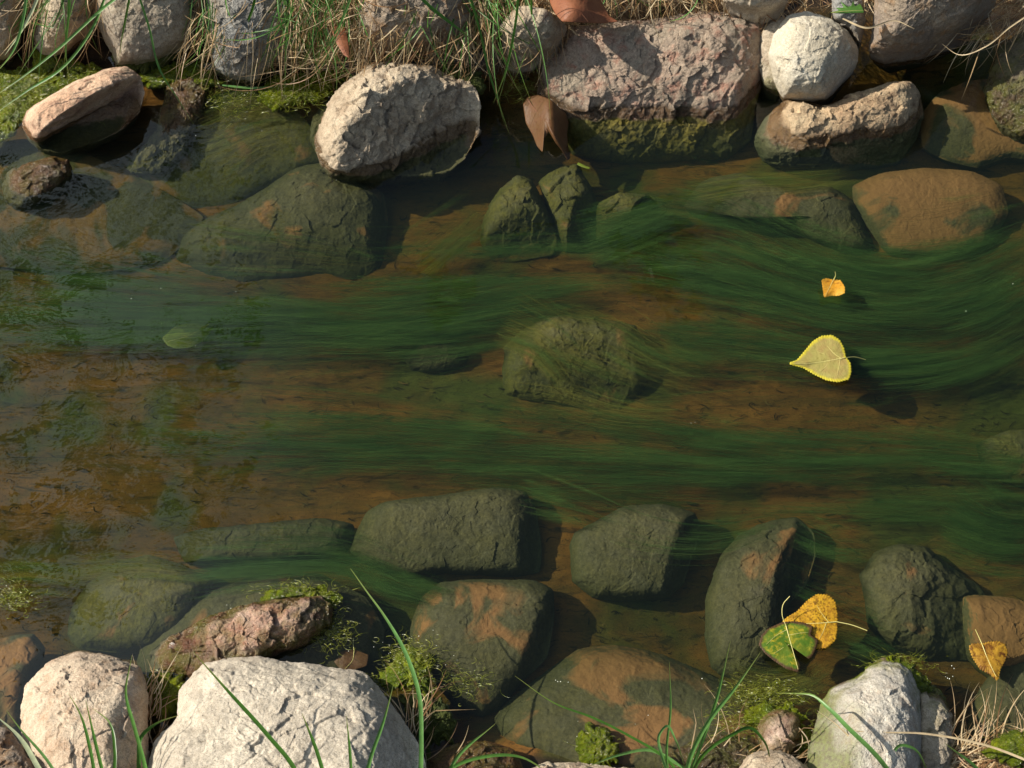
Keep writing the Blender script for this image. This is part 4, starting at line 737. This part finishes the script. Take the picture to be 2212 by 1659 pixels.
# ------------------------------------------------------------------ the tree beyond the far bank: its limbs are seen mirrored in the water
def tree():
    root = empty('overhanging_tree', (-2.9, 4.3, .3)); rl = np.array(root.location)
    tag(root, 'bare-branched tree leaning over the far bank, seen mirrored in the water', 'tree')
    segs = []; tips = []; r_ = random.Random(5)
    def mir(px, py, t):
        p = W(px, py, 0); d = ray(px, py).copy(); d[2] = -d[2]; return Vector([float(v) for v in p+d*t])
    trunk = [Vector((-2.9, 4.3, .1)), Vector((-2.75, 4.1, 1.0)), Vector((-2.5, 3.6, 2.0)), Vector((-2.2, 3.0, 2.9))]
    k_ = DIST/F*.5
    def grow(x, y, t, ang, L, wpx, depth):
        n = 8; P = [mir(x, y, t)]; rads = [wpx*k_*(DIST+t)/DIST]
        for i in range(n):
            ang += r_.gauss(0, .22); x += math.cos(ang)*L/n; y += math.sin(ang)*L/n; t += r_.gauss(0, .06); P.append(mir(x, y, t)); rads.append(max(wpx*1.5*(1-.75*(i+1)/n), 2.2)*k_*(DIST+t)/DIST)
            if depth < 3 and r_.random() < .26:
                s = r_.choice((-1, 1)); grow(x, y, t, ang+s*r_.uniform(.4, 1.1), L*r_.uniform(.35, .62), wpx*(1-.75*(i+1)/n)*.6, depth+1)
        segs.append((P, rads)); tips.append((P[-1], depth)); tips.append((P[4], depth))
    for (pl, wpx, t) in [([(-120,700),(60,685),(130,655),(180,600),(260,545),(330,490),(400,430)], 26, 3.0), ([(-120,830),(60,790),(200,770),(330,755),(470,740)], 15, 3.2), ([(-120,1000),(60,930),(170,860),(290,810),(400,790)], 20, 2.9),
        ([(120,660),(150,720),(190,790),(230,870),(330,940)], 14, 3.1), ([(-120,560),(20,520),(120,470),(260,440),(420,450)], 11, 3.3), ([(-120,1120),(60,1110),(200,1060),(330,1040),(450,1010)], 16, 2.8), ([(-120,1260),(60,1210),(200,1180),(350,1190)], 14, 2.8), ([(180,500),(290,440),(400,400),(540,390)], 7, 3.4), ([(-100,420),(60,440),(180,460),(280,430)], 8, 3.4)]:
        q = open_spline(pl, 14); P = [mir(x, y, t) for x, y in q]; segs.append((P, [max(wpx*1.3*(1-.75*i/13), 4)*k_*(DIST+t)/DIST for i in range(14)]))
        if pl[0][0] < 0: j = P[0]; T_ = trunk[3] if pl[0][1] < 800 else trunk[2]*.4+trunk[3]*.6; segs.append(([T_, T_*.5+j*.5+Vector((0, 0, .1)), j], [.04, .03, wpx*k_*(DIST+t)/DIST]))
        for i in range(1, 14):
            for _ in range(1):
                if r_.random() < .9:
                    ang = math.atan2(q[i][1]-q[i-1][1], q[i][0]-q[i-1][0]); grow(q[i][0], q[i][1], t, ang+r_.choice((-1, 1))*r_.uniform(.3, 1.2), r_.uniform(60, 200), wpx*.33*(1-.6*i/13), 1)
    def tubes(ss, nside=6):
        V = []; Fs = []; b = 0
        for pts, rads in ss:
            A = np.array([tuple(p) for p in pts]); T = np.gradient(A, axis=0); T /= np.linalg.norm(T, axis=1, keepdims=True)+1e-9
            s = np.cross(T, [.3, .2, 1.0]); s /= np.linalg.norm(s, axis=1, keepdims=True)+1e-9; c = np.cross(T, s); th = np.arange(nside)/nside*2*math.pi
            V.append((A[:, None]+np.array(rads)[:, None, None]*(s[:, None]*np.cos(th)[None, :, None]+c[:, None]*np.sin(th)[None, :, None])).reshape(-1, 3)-rl)
            Fs.append(grid_faces(len(A), nside, True, b)); b += len(A)*nside
        return np.concatenate(V), np.concatenate(Fs)
    m = N('bark'); geo = m.n('ShaderNodeNewGeometry'); cc = m.mix(m.noise(geo.outputs['Position'], 30, 5), srgb(56, 46, 38), srgb(84, 72, 60)); MB = m.surf(m.pbsdf(cc, .9))
    V, Fq = tubes([(trunk, [.13, .11, .085, .06])], 12); mesh('trunk', V, Fq, MB, root)
    V, Fq = tubes(segs); mesh('limbs', V, Fq, MB, root)
    V = []; b = 0; Fs = []
    spots = []
    for (cx, cy, sx, sy, n) in [(120,1130,120,90,70),(330,1060,110,70,70),(450,900,90,60,45),(150,950,110,60,50),(60,780,60,60,20),(420,1130,80,50,30),(230,1300,110,40,40),(60,1240,70,60,40),(520,680,60,40,16),(500,1020,60,50,30),(200,420,120,60,26),(60,540,60,80,18),(560,960,30,40,8),(380,560,90,70,16)]:
        for _ in range(int(n*.24)): spots.append((np.array(mir(r_.gauss(cx, sx*.6), r_.gauss(cy, sy*.6), r_.uniform(2.6, 3.5))), r_.uniform(.018, .05)))
    for p, dpt in tips:
        if r_.random() < .12: spots.append((np.array(p)+np.array([r_.gauss(0, .02) for _ in range(3)]), r_.uniform(.014, .03)))
    for q, s in spots:
        a = Vector((r_.gauss(0, 1), r_.gauss(0, 1), r_.gauss(0, .35))).normalized(); bb = a.cross(Vector((r_.gauss(0, .3), r_.gauss(0, .3), 1))).normalized(); nn = np.array(a.cross(bb)); a = np.array(a); bb = np.array(bb)
        ring = [q+a*s*1.3, q+a*s*.3+bb*s*.9, q+a*s*.35+bb*s*.35, q-a*s*.5+bb*s*.7, q-a*s, q-a*s*.6-bb*s*.7, q+a*s*.2-bb*s*.4, q+a*s*.35-bb*s*.85]
        V += [v+nn*r_.gauss(0, .004) for v in ring]+[q]; Fs += [[b, b+1, b+2, b+8], [b+2, b+3, b+4, b+8], [b+4, b+5, b+6, b+8], [b+6, b+7, b, b+8]]; b += 9
    m = N('tree_leaf'); ML = m.surf(m.pbsdf(srgb(84, 66, 30), .7))
    o = mesh('leaves', np.array(V)-rl, np.array(Fs), ML, root, smooth=False); tag(o, kind='stuff')
tree()
def leafy_branch():
    """a leafy twig hanging in from further right, mirrored in mid-stream"""
    root = empty('hanging_branch', (.9, 3.6, 3.8)); rl = np.array(root.location)
    tag(root, 'leafy branch hanging over the far bank, mirrored in mid-stream', 'branch')
    def mir(px, py, t):
        p = W(px, py, 0); d = ray(px, py).copy(); d[2] = -d[2]; return p+d*t
    m = N('branch_leaf'); geo = m.n('ShaderNodeNewGeometry'); ML = m.surf(m.pbsdf(m.mix(m.noise(geo.outputs['Position'], 20, 3), srgb(84, 96, 30), srgb(60, 74, 22)), .6))
    m = N('branch_bark'); MB = m.surf(m.pbsdf(srgb(80, 64, 50), .9))
    V = []; Fs = []; b = 0; r_ = np.random.default_rng(3)
    for (cx, cy, n, sx, sy) in [(1440,620,12,60,60),(1370,530,9,60,35),(1480,540,8,50,45),(945,640,7,20,45),(930,580,5,40,20),(1000,615,4,25,20)]:
        for _ in range(n):
            c = mir(cx+r_.normal(0, sx*.6), cy+r_.normal(0, sy*.6), r_.uniform(2.7, 3.0)); nrm = r_.normal(0, 1, 3); nrm /= np.linalg.norm(nrm)
            nrm = nrm*.6+np.array([0, -.3, -.75]); nrm /= np.linalg.norm(nrm); a = np.cross(nrm, r_.normal(0, 1, 3)); a /= np.linalg.norm(a); bb = np.cross(nrm, a)
            s = r_.uniform(.05, .085); k = 10; th = np.arange(k)/k*2*math.pi; rad = s*(.62+.38*np.cos(th*5)*(np.arange(k) % 2*.6+.4))
            V += [c+a*rad[i]*math.cos(th[i])+bb*rad[i]*math.sin(th[i])+nrm*.006*math.cos(3*th[i]) for i in range(k)]; V.append(c)
            Fs += [[b+k, b+i, b+(i+1) % k] for i in range(k)]; b += k+1
    o = mesh('leaves', np.array(V)-rl, np.array(Fs), ML, root, smooth=False); tag(o, kind='stuff')
    L = []
    for pts in ([(1600,380),(1500,500),(1450,600),(1440,690)], [(1500,500),(1380,520),(1320,540)], [(1500,420),(1200,480),(950,580),(945,680)], [(950,580),(1010,620)]):
        q = open_spline(pts, 10); L.append(np.stack([mir(x, y, 2.85) for x, y in q]))
    A = np.array(L); n_, k_, _ = A.shape; th = np.arange(5)/5*2*math.pi; T = np.gradient(A, axis=1); T /= np.linalg.norm(T, axis=-1, keepdims=True)
    s = np.cross(T, [.2, .1, 1.0]); s /= np.linalg.norm(s, axis=-1, keepdims=True); c = np.cross(T, s)
    Vt = A[:, :, None]+.0045*(s[:, :, None]*np.cos(th)[:, None]+c[:, :, None]*np.sin(th)[:, None]); 
    mesh('twig', Vt.reshape(-1, 3)-rl, np.concatenate([grid_faces(k_, 5, True, i*k_*5) for i in range(n_)]), MB, root)
leafy_branch()
